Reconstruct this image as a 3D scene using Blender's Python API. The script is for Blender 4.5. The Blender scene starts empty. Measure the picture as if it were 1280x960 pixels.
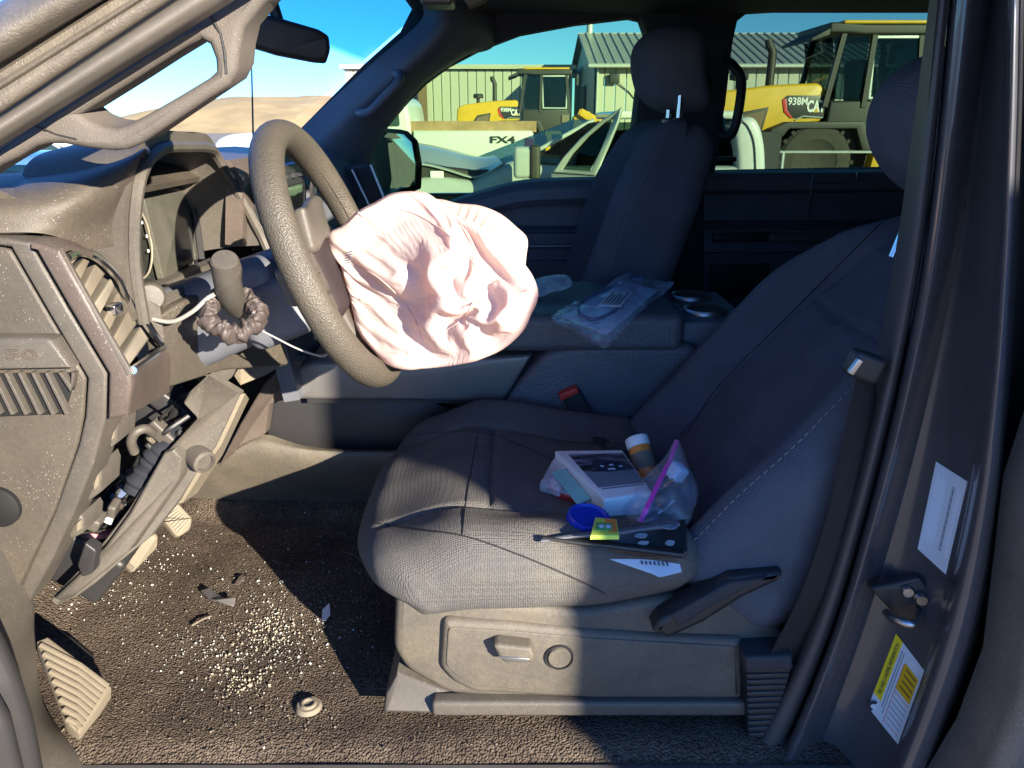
import bpy, bmesh, math, random
from math import sin, cos, pi, radians, sqrt, atan2, exp
from mathutils import Vector, Matrix, noise, Euler
from mathutils.geometry import tessellate_polygon

random.seed(7)
scene = bpy.context.scene
COL = scene.collection

# ------------------------------------------------------------------ camera, sky, sun, exposure
CAMZ, PITCH, FPX = 1.6, radians(19.0), 961.0
cam_d = bpy.data.cameras.new('camera'); cam = bpy.data.objects.new('camera', cam_d); COL.objects.link(cam)
cam.location = (0, 0, CAMZ); cam.rotation_euler = (pi/2 - PITCH, 0, 0)
cam_d.sensor_width = 36; cam_d.lens = FPX/1280*36; cam_d.clip_start = 0.02; cam_d.clip_end = 3000
scene.camera = cam

SUN_EL, SUN_AZ = radians(17.0), radians(141.5)      # azimuth clockwise from +Y
world = bpy.data.worlds.new('World'); scene.world = world; world.use_nodes = True
wn = world.node_tree.nodes; wl = world.node_tree.links
bg = wn['Background']; sky = wn.new('ShaderNodeTexSky'); sky.sky_type = 'NISHITA'; sky.sun_disc = False
sky.sun_elevation = SUN_EL; sky.sun_rotation = SUN_AZ; sky.air_density = 1.0; sky.dust_density = 0.0; sky.ozone_density = 3.0; sky.altitude = 2200
hs = wn.new('ShaderNodeMix'); hs.data_type = 'RGBA'; hs.blend_type = 'MULTIPLY'; hs.inputs[0].default_value = 1; hs.inputs[7].default_value = (.34, .60, .96, 1)   # sky colour graded to a deeper blue all over
wl.new(sky.outputs[0], hs.inputs[6]); wl.new(hs.outputs[2], bg.inputs[0]); bg.inputs[1].default_value = 0.12
sun_d = bpy.data.lights.new('sun', 'SUN'); sun = bpy.data.objects.new('sun', sun_d); COL.objects.link(sun)
sun_d.energy = 5.0; sun_d.angle = radians(0.5); sun_d.color = (1.0, 0.90, 0.74)
S = Vector((sin(SUN_AZ)*cos(SUN_EL), cos(SUN_AZ)*cos(SUN_EL), sin(SUN_EL)))
sun.rotation_euler = S.to_track_quat('Z', 'Y').to_euler(); sun.location = (3, -4, 4)
vs = scene.view_settings
vs.view_transform = 'Standard'; vs.look = 'None'; vs.gamma = 1; vs.use_curve_mapping = False; vs.exposure = 1.8
try:
    scene.cycles.use_denoising = True
    scene.cycles.max_bounces = 8; scene.cycles.transparent_max_bounces = 16
    scene.cycles.sample_clamp_indirect = 6
except Exception: pass

# ------------------------------------------------------------------ picture-to-place helpers
SP, CP = sin(PITCH), cos(PITCH)
CAM = Vector((0, 0, CAMZ))
def ray(px, py):
    u = (px-640)/FPX; v = (480-py)/FPX
    return Vector((u, CP+v*SP, -SP+v*CP))
def P(px, py, y):  d = ray(px, py); return CAM + d*(y/d.y)
def PZ(px, py, z): d = ray(px, py); return CAM + d*((z-CAMZ)/d.z)
def PX(px, py, x): d = ray(px, py); return CAM + d*(x/d.x)
V = Vector
def PP(lst, y=None): return [P(a[0], a[1], a[2] if len(a) > 2 else y) for a in lst]

# ------------------------------------------------------------------ materials
MATS = {}
def M(name, col, rough=0.6, metal=0.0, dust=0.0, dustcol=(.30, .25, .18), speck=0.0, bump=0.0, bscale=300, var=0.12, vscale=14,
      spec=0.5, bumpkind='noise', coat=0.0, emit=None, dscale=9):
    m = bpy.data.materials.new(name); m.use_nodes = True
    nt = m.node_tree; N = nt.nodes; L = nt.links; b = N['Principled BSDF']
    tc = N.new('ShaderNodeTexCoord')
    def noise_tex(scale, detail=4, rough_=.6):
        n = N.new('ShaderNodeTexNoise'); n.inputs['Scale'].default_value = scale; n.inputs['Detail'].default_value = detail
        n.inputs['Roughness'].default_value = rough_; L.new(tc.outputs['Object'], n.inputs['Vector']); return n
    def mixc(f, a, c):
        x = N.new('ShaderNodeMix'); x.data_type = 'RGBA'
        if isinstance(f, (int, float)): x.inputs[0].default_value = f
        else: L.new(f, x.inputs[0])
        for i, q in ((6, a), (7, c)):
            if isinstance(q, tuple): x.inputs[i].default_value = (*q[:3], 1)
            else: L.new(q, x.inputs[i])
        return x.outputs[2]
    def ramp(src, a, c, lo=0, hi=1):
        r = N.new('ShaderNodeMapRange'); L.new(src, r.inputs[0]); r.inputs[1].default_value = a; r.inputs[2].default_value = c
        r.inputs[3].default_value = lo; r.inputs[4].default_value = hi; return r.outputs[0]
    def mul(a, c):
        x = N.new('ShaderNodeMath'); x.operation = 'MULTIPLY'; L.new(a, x.inputs[0])
        if isinstance(c, (int, float)): x.inputs[1].default_value = c
        else: L.new(c, x.inputs[1])
        return x.outputs[0]
    n1 = noise_tex(vscale, 5)
    lo = tuple(c*(1-var) for c in col); hi = tuple(min(1, c*(1+var)) for c in col)
    out = mixc(ramp(n1.outputs[0], .3, .7), lo, hi)
    rgh = None
    if dust > 0:
        n2 = noise_tex(dscale, 7, .68); n3 = noise_tex(170, 3, .7)
        f = mul(ramp(n2.outputs[0], .28, .72, .35, 1), ramp(n3.outputs[0], .25, .75, .55, 1))
        f = mul(f, dust)
        out = mixc(f, out, dustcol)
        rgh = ramp(f, 0, 1, rough, min(.95, rough+.35))
    if speck > 0:
        n4 = N.new('ShaderNodeTexVoronoi'); n4.inputs['Scale'].default_value = 260; L.new(tc.outputs['Object'], n4.inputs['Vector'])
        n5 = noise_tex(26, 3)
        sp = mul(ramp(n4.outputs['Distance'], .16, .08, 0, 1), ramp(n5.outputs[0], .44, .60, 0, speck))
        out = mixc(sp, out, (.55, .5, .42))
    L.new(out, b.inputs['Base Color'])
    if rgh is not None: L.new(rgh, b.inputs['Roughness'])
    else: b.inputs['Roughness'].default_value = rough
    b.inputs['Metallic'].default_value = metal
    b.inputs['Specular IOR Level'].default_value = spec
    b.inputs['Coat Weight'].default_value = coat
    if emit: b.inputs['Emission Color'].default_value = (*emit[:3], 1); b.inputs['Emission Strength'].default_value = emit[3]
    if bump > 0:
        bp = N.new('ShaderNodeBump'); bp.inputs['Strength'].default_value = bump; bp.inputs['Distance'].default_value = 0.002
        if bumpkind == 'noise': s = noise_tex(bscale, 3).outputs[0]
        elif bumpkind == 'leather':
            v = N.new('ShaderNodeTexVoronoi'); v.inputs['Scale'].default_value = bscale; L.new(tc.outputs['Object'], v.inputs['Vector']); s = v.outputs['Distance']
        elif bumpkind == 'weave':
            w1 = N.new('ShaderNodeTexVoronoi'); w1.inputs['Scale'].default_value = bscale; w1.inputs['Randomness'].default_value = .35
            L.new(tc.outputs['Object'], w1.inputs['Vector']); s = w1.outputs['Distance']
        L.new(s, bp.inputs['Height']); L.new(bp.outputs[0], b.inputs['Normal'])
    MATS[name] = m
    return m

def glass(name, tint, refl=.06, rough=.0, grime=0.0, band=None, gcol=(.5, .47, .42), graz=.6):
    """tinted pane: what passes through is coloured, a little is mirrored"""
    m = bpy.data.materials.new(name); m.use_nodes = True
    nt = m.node_tree; N = nt.nodes; L = nt.links; N.remove(N['Principled BSDF']); o = N['Material Output']
    t = N.new('ShaderNodeBsdfTransparent'); t.inputs[0].default_value = (*tint, 1)
    g = N.new('ShaderNodeBsdfGlossy'); g.inputs['Roughness'].default_value = rough; g.inputs[0].default_value = (1, 1, 1, 1)
    fr = N.new('ShaderNodeLayerWeight'); fr.inputs[0].default_value = .5
    pw = N.new('ShaderNodeMath'); pw.operation = 'POWER'; L.new(fr.outputs['Facing'], pw.inputs[0]); pw.inputs[1].default_value = 5
    ml = N.new('ShaderNodeMath'); ml.operation = 'MULTIPLY_ADD'; L.new(pw.outputs[0], ml.inputs[0]); ml.inputs[1].default_value = graz; ml.inputs[2].default_value = refl*.4
    mx = N.new('ShaderNodeMixShader'); L.new(ml.outputs[0], mx.inputs[0]); L.new(t.outputs[0], mx.inputs[1]); L.new(g.outputs[0], mx.inputs[2])
    last = mx
    tc = N.new('ShaderNodeTexCoord')
    if band:                        # printed shade band across the head of a windscreen (height in object space)
        s = N.new('ShaderNodeSeparateXYZ'); L.new(tc.outputs['Object'], s.inputs[0])
        r = N.new('ShaderNodeMapRange'); L.new(s.outputs[2], r.inputs[0]); r.inputs[1].default_value = band[0]; r.inputs[2].default_value = band[0]+.012
        x = N.new('ShaderNodeMix'); x.data_type = 'RGBA'; L.new(r.outputs[0], x.inputs[0]); x.inputs[6].default_value = (*tint, 1); x.inputs[7].default_value = (*band[1], 1)
        L.new(x.outputs[2], t.inputs[0])
    if grime > 0:
        d = N.new('ShaderNodeBsdfDiffuse'); d.inputs[0].default_value = (*gcol, 1)
        n = N.new('ShaderNodeTexNoise'); n.inputs['Scale'].default_value = 40; n.inputs['Detail'].default_value = 8; L.new(tc.outputs['Object'], n.inputs['Vector'])
        r = N.new('ShaderNodeMapRange'); L.new(n.outputs[0], r.inputs[0]); r.inputs[1].default_value = .4; r.inputs[2].default_value = .8; r.inputs[3].default_value = grime*.45; r.inputs[4].default_value = grime
        mm = N.new('ShaderNodeMixShader'); L.new(r.outputs[0], mm.inputs[0]); L.new(mx.outputs[0], mm.inputs[1]); L.new(d.outputs[0], mm.inputs[2]); last = mm
    L.new(last.outputs[0], o.inputs[0])
    MATS[name] = m
    return m

DUST = (.38, .285, .165)
M('void', (.004, .004, .004), .8)
M('dash', (.036, .034, .033), .5, dust=.18, dustcol=DUST, speck=.8, bump=.35, bscale=700)
M('dash_brown', (.058, .047, .042), .42, dust=.20, dustcol=(.34, .25, .19), speck=.7, bump=.25, bscale=500)
M('dash_shell', (.046, .043, .041), .48, dust=.20, dustcol=(.38, .31, .22), speck=.5, bump=.2, bscale=600)
M('dark_plastic', (.108, .115, .138), .5, dust=.06, bump=.25, bscale=700)
M('trim_black', (.020, .020, .022), .45, dust=.03, bump=.15, bscale=600)
M('interior_dark', (.030, .030, .034), .7, bump=.2, bscale=500)
M('headliner', (.050, .051, .058), .9, bump=.2, bscale=600)
M('seat_plastic', (.034, .036, .042), .5, dust=.33, dustcol=(.42, .33, .19), speck=.25, bump=.45, bscale=600)
M('rubber', (.012, .012, .012), .55, dust=.12, bump=.2)
M('fabric', (.062, .068, .086), .95, dust=.34, dustcol=(.40, .335, .21), speck=.25, bump=.9, bscale=430, bumpkind='weave', spec=.15, dscale=5)
M('fabric_plain', (.096, .102, .122), .95, bump=.8, bscale=430, bumpkind='weave', spec=.15)
M('stitch', (.17, .17, .18), .8)
M('leather', (.080, .086, .104), .42, dust=.05, bump=.55, bscale=260, bumpkind='leather')
M('wheel_leather', (.048, .044, .039), .48, dust=.19, dustcol=(.34, .27, .17), speck=.2, bump=.5, bscale=420, bumpkind='leather')
M('grey_trim', (.16, .155, .155), .38, metal=.45, dust=.16, bump=.06)
M('chrome', (.62, .63, .66), .16, metal=1.0, dust=.10)
M('satin_metal', (.34, .34, .35), .32, metal=.9, dust=.25)
M('steel', (.45, .45, .46), .3, metal=1.0)
M('body_paint', (.080, .083, .095), .24, metal=.35, dust=.05, coat=.5, dustcol=(.4, .33, .24))
M('body_dusty', (.085, .08, .078), .42, metal=.3, dust=.55, dustcol=(.42, .35, .26), speck=.9, bump=.5, bscale=500, coat=.2)
M('seal_dusty', (.10, .095, .09), .42, dust=.38, dustcol=(.4, .33, .25), speck=.5, bump=.15)
M('seal', (.045, .043, .045), .5, dust=.10, bump=.15)
M('pillar_trim', (.085, .077, .071), .65, dust=.22, dustcol=(.36, .28, .21), speck=.4, bump=.5, bscale=600)
M('carpet_base', (.055, .042, .033), .95)
M('airbag', (.76, .64, .59), .85, var=.03, bump=.25, bscale=900)
M('airbag_in', (.018, .010, .012), .8)
M('cloth_blue', (.012, .014, .022), .9, bump=.6, bscale=700)
M('foam_tan', (.15, .125, .09), .85, dust=.3, bump=.3)
M('cream_plastic', (.22, .195, .15), .6, dust=.3)
M('white_plastic', (.75, .74, .72), .45, var=.04)
M('wire_white', (.34, .33, .30), .5)
M('satin_brown', (.065, .050, .045), .55, bump=.1, var=.3, vscale=60)
M('red', (.55, .035, .025), .35, var=.05)
M('blue_lid', (.01, .04, .42), .35, var=.05)
M('orange', (.75, .24, .05), .35, var=.05)
M('pink', (.75, .08, .45), .35, var=.05)
M('paper', (.72, .74, .76), .8, var=.05)
M('paper_blue', (.74, .85, .97), .6, var=.05)
M('wire_grey', (.10, .13, .22), .5)
M('label_white', (.62, .72, .80), .35, var=.03)
M('label_print', (.16, .20, .24), .5)
M('label_yellow', (.80, .66, .02), .4, var=.05)
M('label_amber', (.72, .45, .01), .4, var=.05)
M('label_red', (.60, .22, .24), .5)
M('ink', (.02, .025, .05), .5)
M('screen_glass', (.012, .015, .014), .06, dust=.12, dustcol=(.3, .28, .22), speck=.5)
M('display_film', (.045, .045, .038), .14, dust=.20, dustcol=(.32, .29, .22), speck=.5)
M('nav_screen', (.006, .007, .007), .08)
M('mirror', (.8, .85, .85), .02, metal=1.0)
M('green', (.10, .42, .12), .4)
M('teal', (.25, .55, .50), .4)
M('lime', (.55, .72, .10), .4)
# outdoors
M('ground', (.27, .225, .165), .95, var=.25, vscale=.6, bump=.5, bscale=12)
M('hill', (.40, .28, .14), .95, var=.2, vscale=.25, bump=.6, bscale=2)
M('white_paint', (.62, .62, .60), .3, var=.03, coat=.5)
M('silver_paint', (.42, .44, .44), .3, metal=.1, var=.04, coat=.5)
M('blue_paint', (.10, .22, .40), .3, metal=.3, coat=.5)
M('tyre', (.022, .021, .020), .85, dust=.2, bump=.3, bscale=30)
M('yellow_paint', (.62, .35, .008), .4, var=.08, vscale=4, dust=.06)
M('machine_black', (.018, .018, .018), .55, dust=.08)
M('wall_metal', (.40, .39, .33), .55, var=.05, vscale=1.5)
M('roof_metal', (.36, .38, .38), .4, metal=.3, var=.06, vscale=1)
M('wood', (.36, .22, .12), .8, var=.25, vscale=6)
M('brown_steel', (.16, .10, .06), .7)
M('galv', (.45, .47, .46), .5, metal=.4)
M('tail_red', (.5, .01, .02), .25)
M('decal_dark', (.03, .03, .03), .4)
glass('windshield', (.94, .975, .98), .008, grime=.008, band=(0.0, (.36, .66, .70)), graz=.06)
glass('window_green', (.56, .68, .50), .01)
glass('window_dark', (.44, .53, .43), .008)
glass('car_glass', (.26, .34, .34), .05)
glass('car_glass_dark', (.30, .42, .44), .03, graz=.22)
glass('clear_bag', (.96, .97, 1.0), .14, rough=.10, grime=.6, gcol=(.75, .78, .80))
glass('zip_film', (.97, .97, 1.0), .12, rough=.07, grime=.26, gcol=(.72, .74, .80))
glass('blue_bag', (.95, .98, 1.0), .12, rough=.08, grime=.40, gcol=(.75, .84, .95))

def carpet_material():
    m = bpy.data.materials.new('carpet'); m.use_nodes = True
    nt = m.node_tree; N = nt.nodes; L = nt.links; b = N['Principled BSDF']; b.inputs['Roughness'].default_value = .97; b.inputs['Specular IOR Level'].default_value = .1
    tc = N.new('ShaderNodeTexCoord')
    v = N.new('ShaderNodeTexVoronoi'); v.inputs['Scale'].default_value = 300; L.new(tc.outputs['Object'], v.inputs['Vector'])
    n = N.new('ShaderNodeTexNoise'); n.inputs['Scale'].default_value = 7; n.inputs['Detail'].default_value = 7; n.inputs['Roughness'].default_value = .65; L.new(tc.outputs['Object'], n.inputs['Vector'])
    n2 = N.new('ShaderNodeTexNoise'); n2.inputs['Scale'].default_value = 150; n2.inputs['Detail'].default_value = 3; L.new(tc.outputs['Object'], n2.inputs['Vector'])
    r = N.new('ShaderNodeMapRange'); L.new(n.outputs[0], r.inputs[0]); r.inputs[1].default_value = .36; r.inputs[2].default_value = .68
    r2 = N.new('ShaderNodeMapRange'); L.new(v.outputs['Distance'], r2.inputs[0]); r2.inputs[1].default_value = .1; r2.inputs[2].default_value = .75; r2.inputs[3].default_value = 1; r2.inputs[4].default_value = .25
    ad = N.new('ShaderNodeMath'); ad.operation = 'MULTIPLY'; L.new(r.outputs[0], ad.inputs[0]); L.new(r2.outputs[0], ad.inputs[1])
    x = N.new('ShaderNodeMix'); x.data_type = 'RGBA'; L.new(ad.outputs[0], x.inputs[0]); x.inputs[6].default_value = (.070, .053, .043, 1); x.inputs[7].default_value = (.21, .165, .118, 1)
    y = N.new('ShaderNodeMix'); y.data_type = 'RGBA'; y.blend_type = 'MULTIPLY'; y.inputs[0].default_value = .8; L.new(x.outputs[2], y.inputs[6]); 
    cr = N.new('ShaderNodeMapRange'); L.new(n2.outputs[0], cr.inputs[0]); cr.inputs[1].default_value = .3; cr.inputs[2].default_value = .7; cr.inputs[3].default_value = .45; cr.inputs[4].default_value = 1.25
    L.new(cr.outputs[0], y.inputs[7]); L.new(y.outputs[2], b.inputs['Base Color'])
    bp = N.new('ShaderNodeBump'); bp.inputs['Strength'].default_value = 1; bp.inputs['Distance'].default_value = .004; bp.invert = True
    L.new(v.outputs['Distance'], bp.inputs['Height']); L.new(bp.outputs[0], b.inputs['Normal'])
    MATS['carpet'] = m
carpet_material()

# airbag cloth lets some light through
def airbag_tweak():
    nt = MATS['airbag'].node_tree; N = nt.nodes; L = nt.links
    t = N.new('ShaderNodeBsdfTranslucent'); t.inputs[0].default_value = (1.0, .70, .58, 1)
    mx = N.new('ShaderNodeMixShader'); mx.inputs[0].default_value = .35
    L.new(N['Principled BSDF'].outputs[0], mx.inputs[1]); L.new(t.outputs[0], mx.inputs[2]); L.new(mx.outputs[0], N['Material Output'].inputs[0])
airbag_tweak()

# ------------------------------------------------------------------ mesh helpers
def catmull(pts, n, closed=False):
    pts = [V(p) for p in pts]; k = len(pts)
    segs = k if closed else k-1
    if k < 3 and not closed: return [pts[0].lerp(pts[-1], i/(n-1)) for i in range(n)]
    def g(i): return pts[i % k] if closed else (pts[0]*2-pts[1] if i < 0 else pts[k-1]*2-pts[k-2] if i >= k else pts[i])
    out = []; m = n if closed else n-1
    for q in range(n):
        t = q/m*segs; i = min(int(t), segs-1); f = t-i
        a, b, c, d = g(i-1), g(i), g(i+1), g(i+2)
        out.append(0.5*((2*b)+(c-a)*f+(2*a-5*b+4*c-d)*f*f+(3*b-a-3*c+d)*f**3))
    return out
def linear(pts, n):
    pts = [V(p) for p in pts]; out = []
    for q in range(n):
        t = q/(n-1)*(len(pts)-1); i = min(int(t), len(pts)-2); out.append(pts[i].lerp(pts[i+1], t-i))
    return out

class MB:
    def __init__(s): s.v = []; s.f = []
    def add(s, vs, fs):
        o = len(s.v); s.v += [V(p) for p in vs]; s.f += [tuple(i+o for i in f) for f in fs]; return s
    def grid(s, rows, closed_u=False, closed_v=False, caps=False):
        nr, nc = len(rows), len(rows[0]); vs = [p for r in rows for p in r]; fs = []
        for i in range(nr if closed_v else nr-1):
            for j in range(nc if closed_u else nc-1):
                a = i*nc+j; b = i*nc+(j+1) % nc; c = ((i+1) % nr)*nc+(j+1) % nc; d = ((i+1) % nr)*nc+j
                fs.append((a, b, c, d))
        if caps and closed_u and not closed_v:
            fs.append(tuple(range(nc-1, -1, -1))); fs.append(tuple((nr-1)*nc+j for j in range(nc)))
        return s.add(vs, fs)
    def box(s, c, h, rot=None):
        vs = [V((sx*h[0], sy*h[1], sz*h[2])) for sx in (-1, 1) for sy in (-1, 1) for sz in (-1, 1)]
        if rot is not None: vs = [rot @ p for p in vs]
        vs = [p+V(c) for p in vs]
        return s.add(vs, [(0, 1, 3, 2), (4, 6, 7, 5), (0, 4, 5, 1), (2, 3, 7, 6), (0, 2, 6, 4), (1, 5, 7, 3)])
    def tube(s, pts, r, n=10, closed=False, flat=1.0, up=None):
        pts = [V(p) for p in pts]; k = len(pts); rows = []; ref = V(up) if up else V((0.13, 0.31, 0.94))
        prev = None
        for i in range(k):
            if closed: t = pts[(i+1) % k]-pts[i-1]
            else: t = pts[min(i+1, k-1)]-pts[max(i-1, 0)]
            if t.length < 1e-9: t = V((1, 0, 0))
            t.normalize()
            a = (ref - t*ref.dot(t))
            if a.length < 1e-3: a = V((1, 0, 0))-t*t.x
            if prev is not None and not up:
                a = prev - t*prev.dot(t)
            a.normalize(); prev = a; b = t.cross(a)
            rr = r[i] if isinstance(r, (list, tuple)) else r
            rows.append([pts[i]+a*(cos(q)*rr*flat)+b*(sin(q)*rr) for q in (2*pi*j/n for j in range(n))])
        return s.grid(rows, closed_u=True, closed_v=closed, caps=not closed)
    def lathe(s, prof, origin, axis, n=24, caps=True):
        """prof: (radius, height along axis)"""
        ax = V(axis).normalized(); a = ax.orthogonal().normalized(); b = ax.cross(a); o = V(origin)
        rows = [[o+ax*h+(a*cos(q)+b*sin(q))*max(r, 1e-4) for q in (2*pi*j/n for j in range(n))] for r, h in prof]
        return s.grid(rows, closed_u=True, caps=caps)
    def plate(s, pts, D, T, r=0.0, holes=(), cr=0.0, smooth=0, steps=3):
        """outline (and holes) in space, extruded along D by T with front edges rounded by r"""
        D = V(D).normalized(); e1 = D.orthogonal().normalized(); e2 = D.cross(e1); o = V(pts[0])
        loops = []
        for li, lp in enumerate([pts]+list(holes)):
            q = [((V(p)-o).dot(e1), (V(p)-o).dot(e2), (V(p)-o).dot(D)) for p in lp]
            q = [V(x) for x in q]
            if smooth: q = catmull(q, smooth, closed=True)
            elif cr > 0: q = round_corners(q, cr)
            ar = sum(q[i].x*q[(i+1) % len(q)].y-q[(i+1) % len(q)].x*q[i].y for i in range(len(q)))
            if (ar < 0) == (li == 0): q.reverse()
            loops.append(q)
        def inset(q, d):
            if d == 0: return q
            out = []; k = len(q)
            for i in range(k):
                a = (q[i]-q[i-1]).to_2d(); b = (q[(i+1) % k]-q[i]).to_2d()
                if a.length < 1e-9: a = b
                if b.length < 1e-9: b = a
                na = V((-a.y, a.x)).normalized(); nb = V((-b.y, b.x)).normalized(); m = na+nb
                if m.length < 1e-6: m = na
                m.normalize(); c = max(m.dot(na), .45)
                out.append(V((q[i].x+m.x*d/c, q[i].y+m.y*d/c, q[i].z)))
            return out
        prof = [(r*(1-sin(pi/2*k/steps)), r*(1-cos(pi/2*k/steps))) for k in range(steps+1)] if r > 0 else [(0, 0)]
        prof = prof+[(0, T)]
        W = lambda p, h: o+e1*p.x+e2*p.y+D*(p.z+h)
        front = []; back = []
        for q in loops:
            rings = [[W(p, h) for p in inset(q, d)] for d, h in prof]
            s.grid(rings, closed_u=True)
            front.append(inset(q, prof[0][0])); back.append(q)
        for src, h, flip in ((front, 0, True), (back, T, False)):
            flat = [p for q in src for p in q]
            tri = tessellate_polygon([[V((p.x, p.y, 0)) for p in q] for q in src])
            s.add([W(p, h) for p in flat], [tuple(reversed(t)) if flip else tuple(t) for t in tri])
        return s
    def rbox(s, h, r, n=(12, 12, 6), fn=None):
        """rounded box of half sizes h, edge radius r, then bent by fn"""
        def axis(hh, k): return [-hh+2*hh*(0.5-0.5*cos(pi*i/k))*1.0 if False else (-hh+2*hh*i/k) for i in range(k+1)]
        seen = {}
        def put(p):
            key = (round(p.x, 5), round(p.y, 5), round(p.z, 5))
            if key not in seen:
                i = V([max(-(h[a]-r), min(h[a]-r, p[a])) for a in range(3)]); d = p-i
                w = i+d.normalized()*r if d.length > 1e-9 else p.copy()
                if fn: w = V(fn(w))
                seen[key] = len(s.v); s.v.append(w)
            return seen[key]
        def coords(a):
            k = n[a]; inner = [-(h[a]-r)+2*(h[a]-r)*i/k for i in range(k+1)]
            e = [-(h[a]) + r*(1-sin(pi/2*(1-j/4)))*1.0 for j in range(4)]
            e = [-h[a]+r*(j/4) for j in range(4)]
            return e+inner+[-x for x in reversed(e)]
        cs = [coords(a) for a in range(3)]
        for a in range(3):
            b, c = (a+1) % 3, (a+2) % 3
            for sg in (-1, 1):
                for i in range(len(cs[b])-1):
                    for j in range(len(cs[c])-1):
                        q = []
                        for (ii, jj) in ((i, j), (i+1, j), (i+1, j+1), (i, j+1)):
                            p = V((0, 0, 0)); p[a] = sg*h[a]; p[b] = cs[b][ii]; p[c] = cs[c][jj]; q.append(put(p))
                        if len(set(q)) == 4: s.f.append(tuple(q if sg > 0 else reversed(q)))
        return s
    def rails(s, rls, nu=24, nv=0, across='linear'):
        R = [catmull(r, nu) for r in rls]
        if nv:
            cols = [(catmull if across == 'spline' else linear)([r[i] for r in R], nv) for i in range(nu)]
            R = [[c[k] for c in cols] for k in range(nv)]
        return s.grid(R)
    def build(s, name, mat, parent=None, label=None, cat=None, group=None, kind=None, angle=38, solid=0, origin=None, sub=0, recalc=True):
        me = bpy.data.meshes.new(name)
        lo = V([min(p[a] for p in s.v) for a in range(3)]); hi = V([max(p[a] for p in s.v) for a in range(3)])
        o = V(origin) if origin is not None else V(((lo.x+hi.x)/2, (lo.y+hi.y)/2, lo.z))
        me.from_pydata([p-o for p in s.v], [], s.f)
        bm = bmesh.new(); bm.from_mesh(me)
        bmesh.ops.remove_doubles(bm, verts=bm.verts, dist=1e-5)
        if recalc: bmesh.ops.recalc_face_normals(bm, faces=bm.faces)
        if solid:
            bm.normal_update()
            if sum(f.normal.dot(CAM-o-f.calc_center_median())*f.calc_area() for f in bm.faces) < 0: bmesh.ops.reverse_faces(bm, faces=bm.faces)
            bmesh.ops.solidify(bm, geom=list(bm.faces), thickness=solid)
        bm.to_mesh(me); bm.free()
        me.polygons.foreach_set('use_smooth', [True]*len(me.polygons))
        me.set_sharp_from_angle(angle=radians(angle))
        me.materials.append(MATS[mat] if isinstance(mat, str) else mat)
        ob = bpy.data.objects.new(name, me); COL.objects.link(ob); ob.location = o
        attach(ob, parent, o); tag(ob, label, cat, group, kind)
        return ob
WLOC = {}
def attach(ob, parent, loc):
    WLOC[ob.name] = V(loc)
    if parent is not None:
        ob.parent = parent; ob.matrix_parent_inverse = Matrix.Translation(-WLOC[parent.name])
def tag(o, label=None, cat=None, group=None, kind=None):
    if label: o['label'] = label
    if cat: o['category'] = cat
    if group: o['group'] = group
    if kind: o['kind'] = kind
    return o
def empty(name, loc, parent=None, label=None, cat=None, group=None):
    o = bpy.data.objects.new(name, None); COL.objects.link(o); o.location = loc; o.empty_display_size = .1
    attach(o, parent, loc); return tag(o, label, cat, group)
def round_corners(q, cr, k=5):
    out = []; n = len(q)
    for i in range(n):
        a, b, c = q[i-1], q[i], q[(i+1) % n]
        la, lc = (a-b).length, (c-b).length; d = min(cr, la*.45, lc*.45)
        p0 = b+(a-b)*(d/la); p1 = b+(c-b)*(d/lc)
        for j in range(k+1):
            t = j/k; out.append(p0*(1-t)**2+b*2*t*(1-t)+p1*t*t)
    return out
def text(body, name, mat, origin, right, up, size, parent=None, ext=.0006, sx=1.0, align='CENTER', bold=0.0):
    cu = bpy.data.curves.new(name, 'FONT'); cu.body = body; cu.size = size; cu.extrude = ext; cu.align_x = align; cu.align_y = 'CENTER'; cu.offset = bold
    cu.materials.append(MATS[mat]); cu.resolution_u = 3; ob = bpy.data.objects.new(name, cu); COL.objects.link(ob)
    r = V(right).normalized(); u = (V(up)-r*V(up).dot(r)).normalized(); nrm = r.cross(u)
    m = Matrix(((r.x*sx, u.x, nrm.x, origin[0]), (r.y*sx, u.y, nrm.y, origin[1]), (r.z*sx, u.z, nrm.z, origin[2]), (0, 0, 0, 1)))
    dg = bpy.context.evaluated_depsgraph_get(); me = bpy.data.meshes.new_from_object(ob.evaluated_get(dg)); me.name = name
    bpy.data.objects.remove(ob); bpy.data.curves.remove(cu)
    ob = bpy.data.objects.new(name, me); COL.objects.link(ob)
    if not me.materials: me.materials.append(MATS[mat])
    WLOC[ob.name] = V(origin)
    if parent is not None:
        ob.parent = parent; ob.matrix_parent_inverse = Matrix.Translation(-WLOC[parent.name])
    ob.matrix_basis = m
    return ob
from mathutils.bvhtree import BVHTree
def surf(*obs):
    vs, fs = [], []
    for ob in obs:
        o = len(vs); vs += [v.co+WLOC[ob.name] for v in ob.data.vertices]; fs += [tuple(i+o for i in p.vertices) for p in ob.data.polygons]
    return BVHTree.FromPolygons(vs, fs)
def hit(bvh, px, py, lift=0.0, up=None):
    d = ray(px, py).normalized(); loc, n, i, t = bvh.ray_cast(CAM, d)
    if loc is None: return None
    return loc - d*lift if up is None else loc + V(up)*lift
def drop(bvh, x, y, z=2.0):
    loc, n, i, t = bvh.ray_cast(V((x, y, z)), V((0, 0, -1))); return loc.z if loc else None
def PN(px, py, q, n):
    d = ray(px, py); return CAM + d*((V(q)-CAM).dot(V(n))/d.dot(V(n)))
def sstep(a, b, x):
    t = max(0, min(1, (x-a)/(b-a))); return t*t*(3-2*t)
def copy_tree(o, parent=None):
    c = o.copy(); COL.objects.link(c)
    if parent is not None: c.parent = parent; c.matrix_parent_inverse = o.matrix_parent_inverse.copy()
    for ch in o.children: copy_tree(ch, c)
    return c
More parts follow.
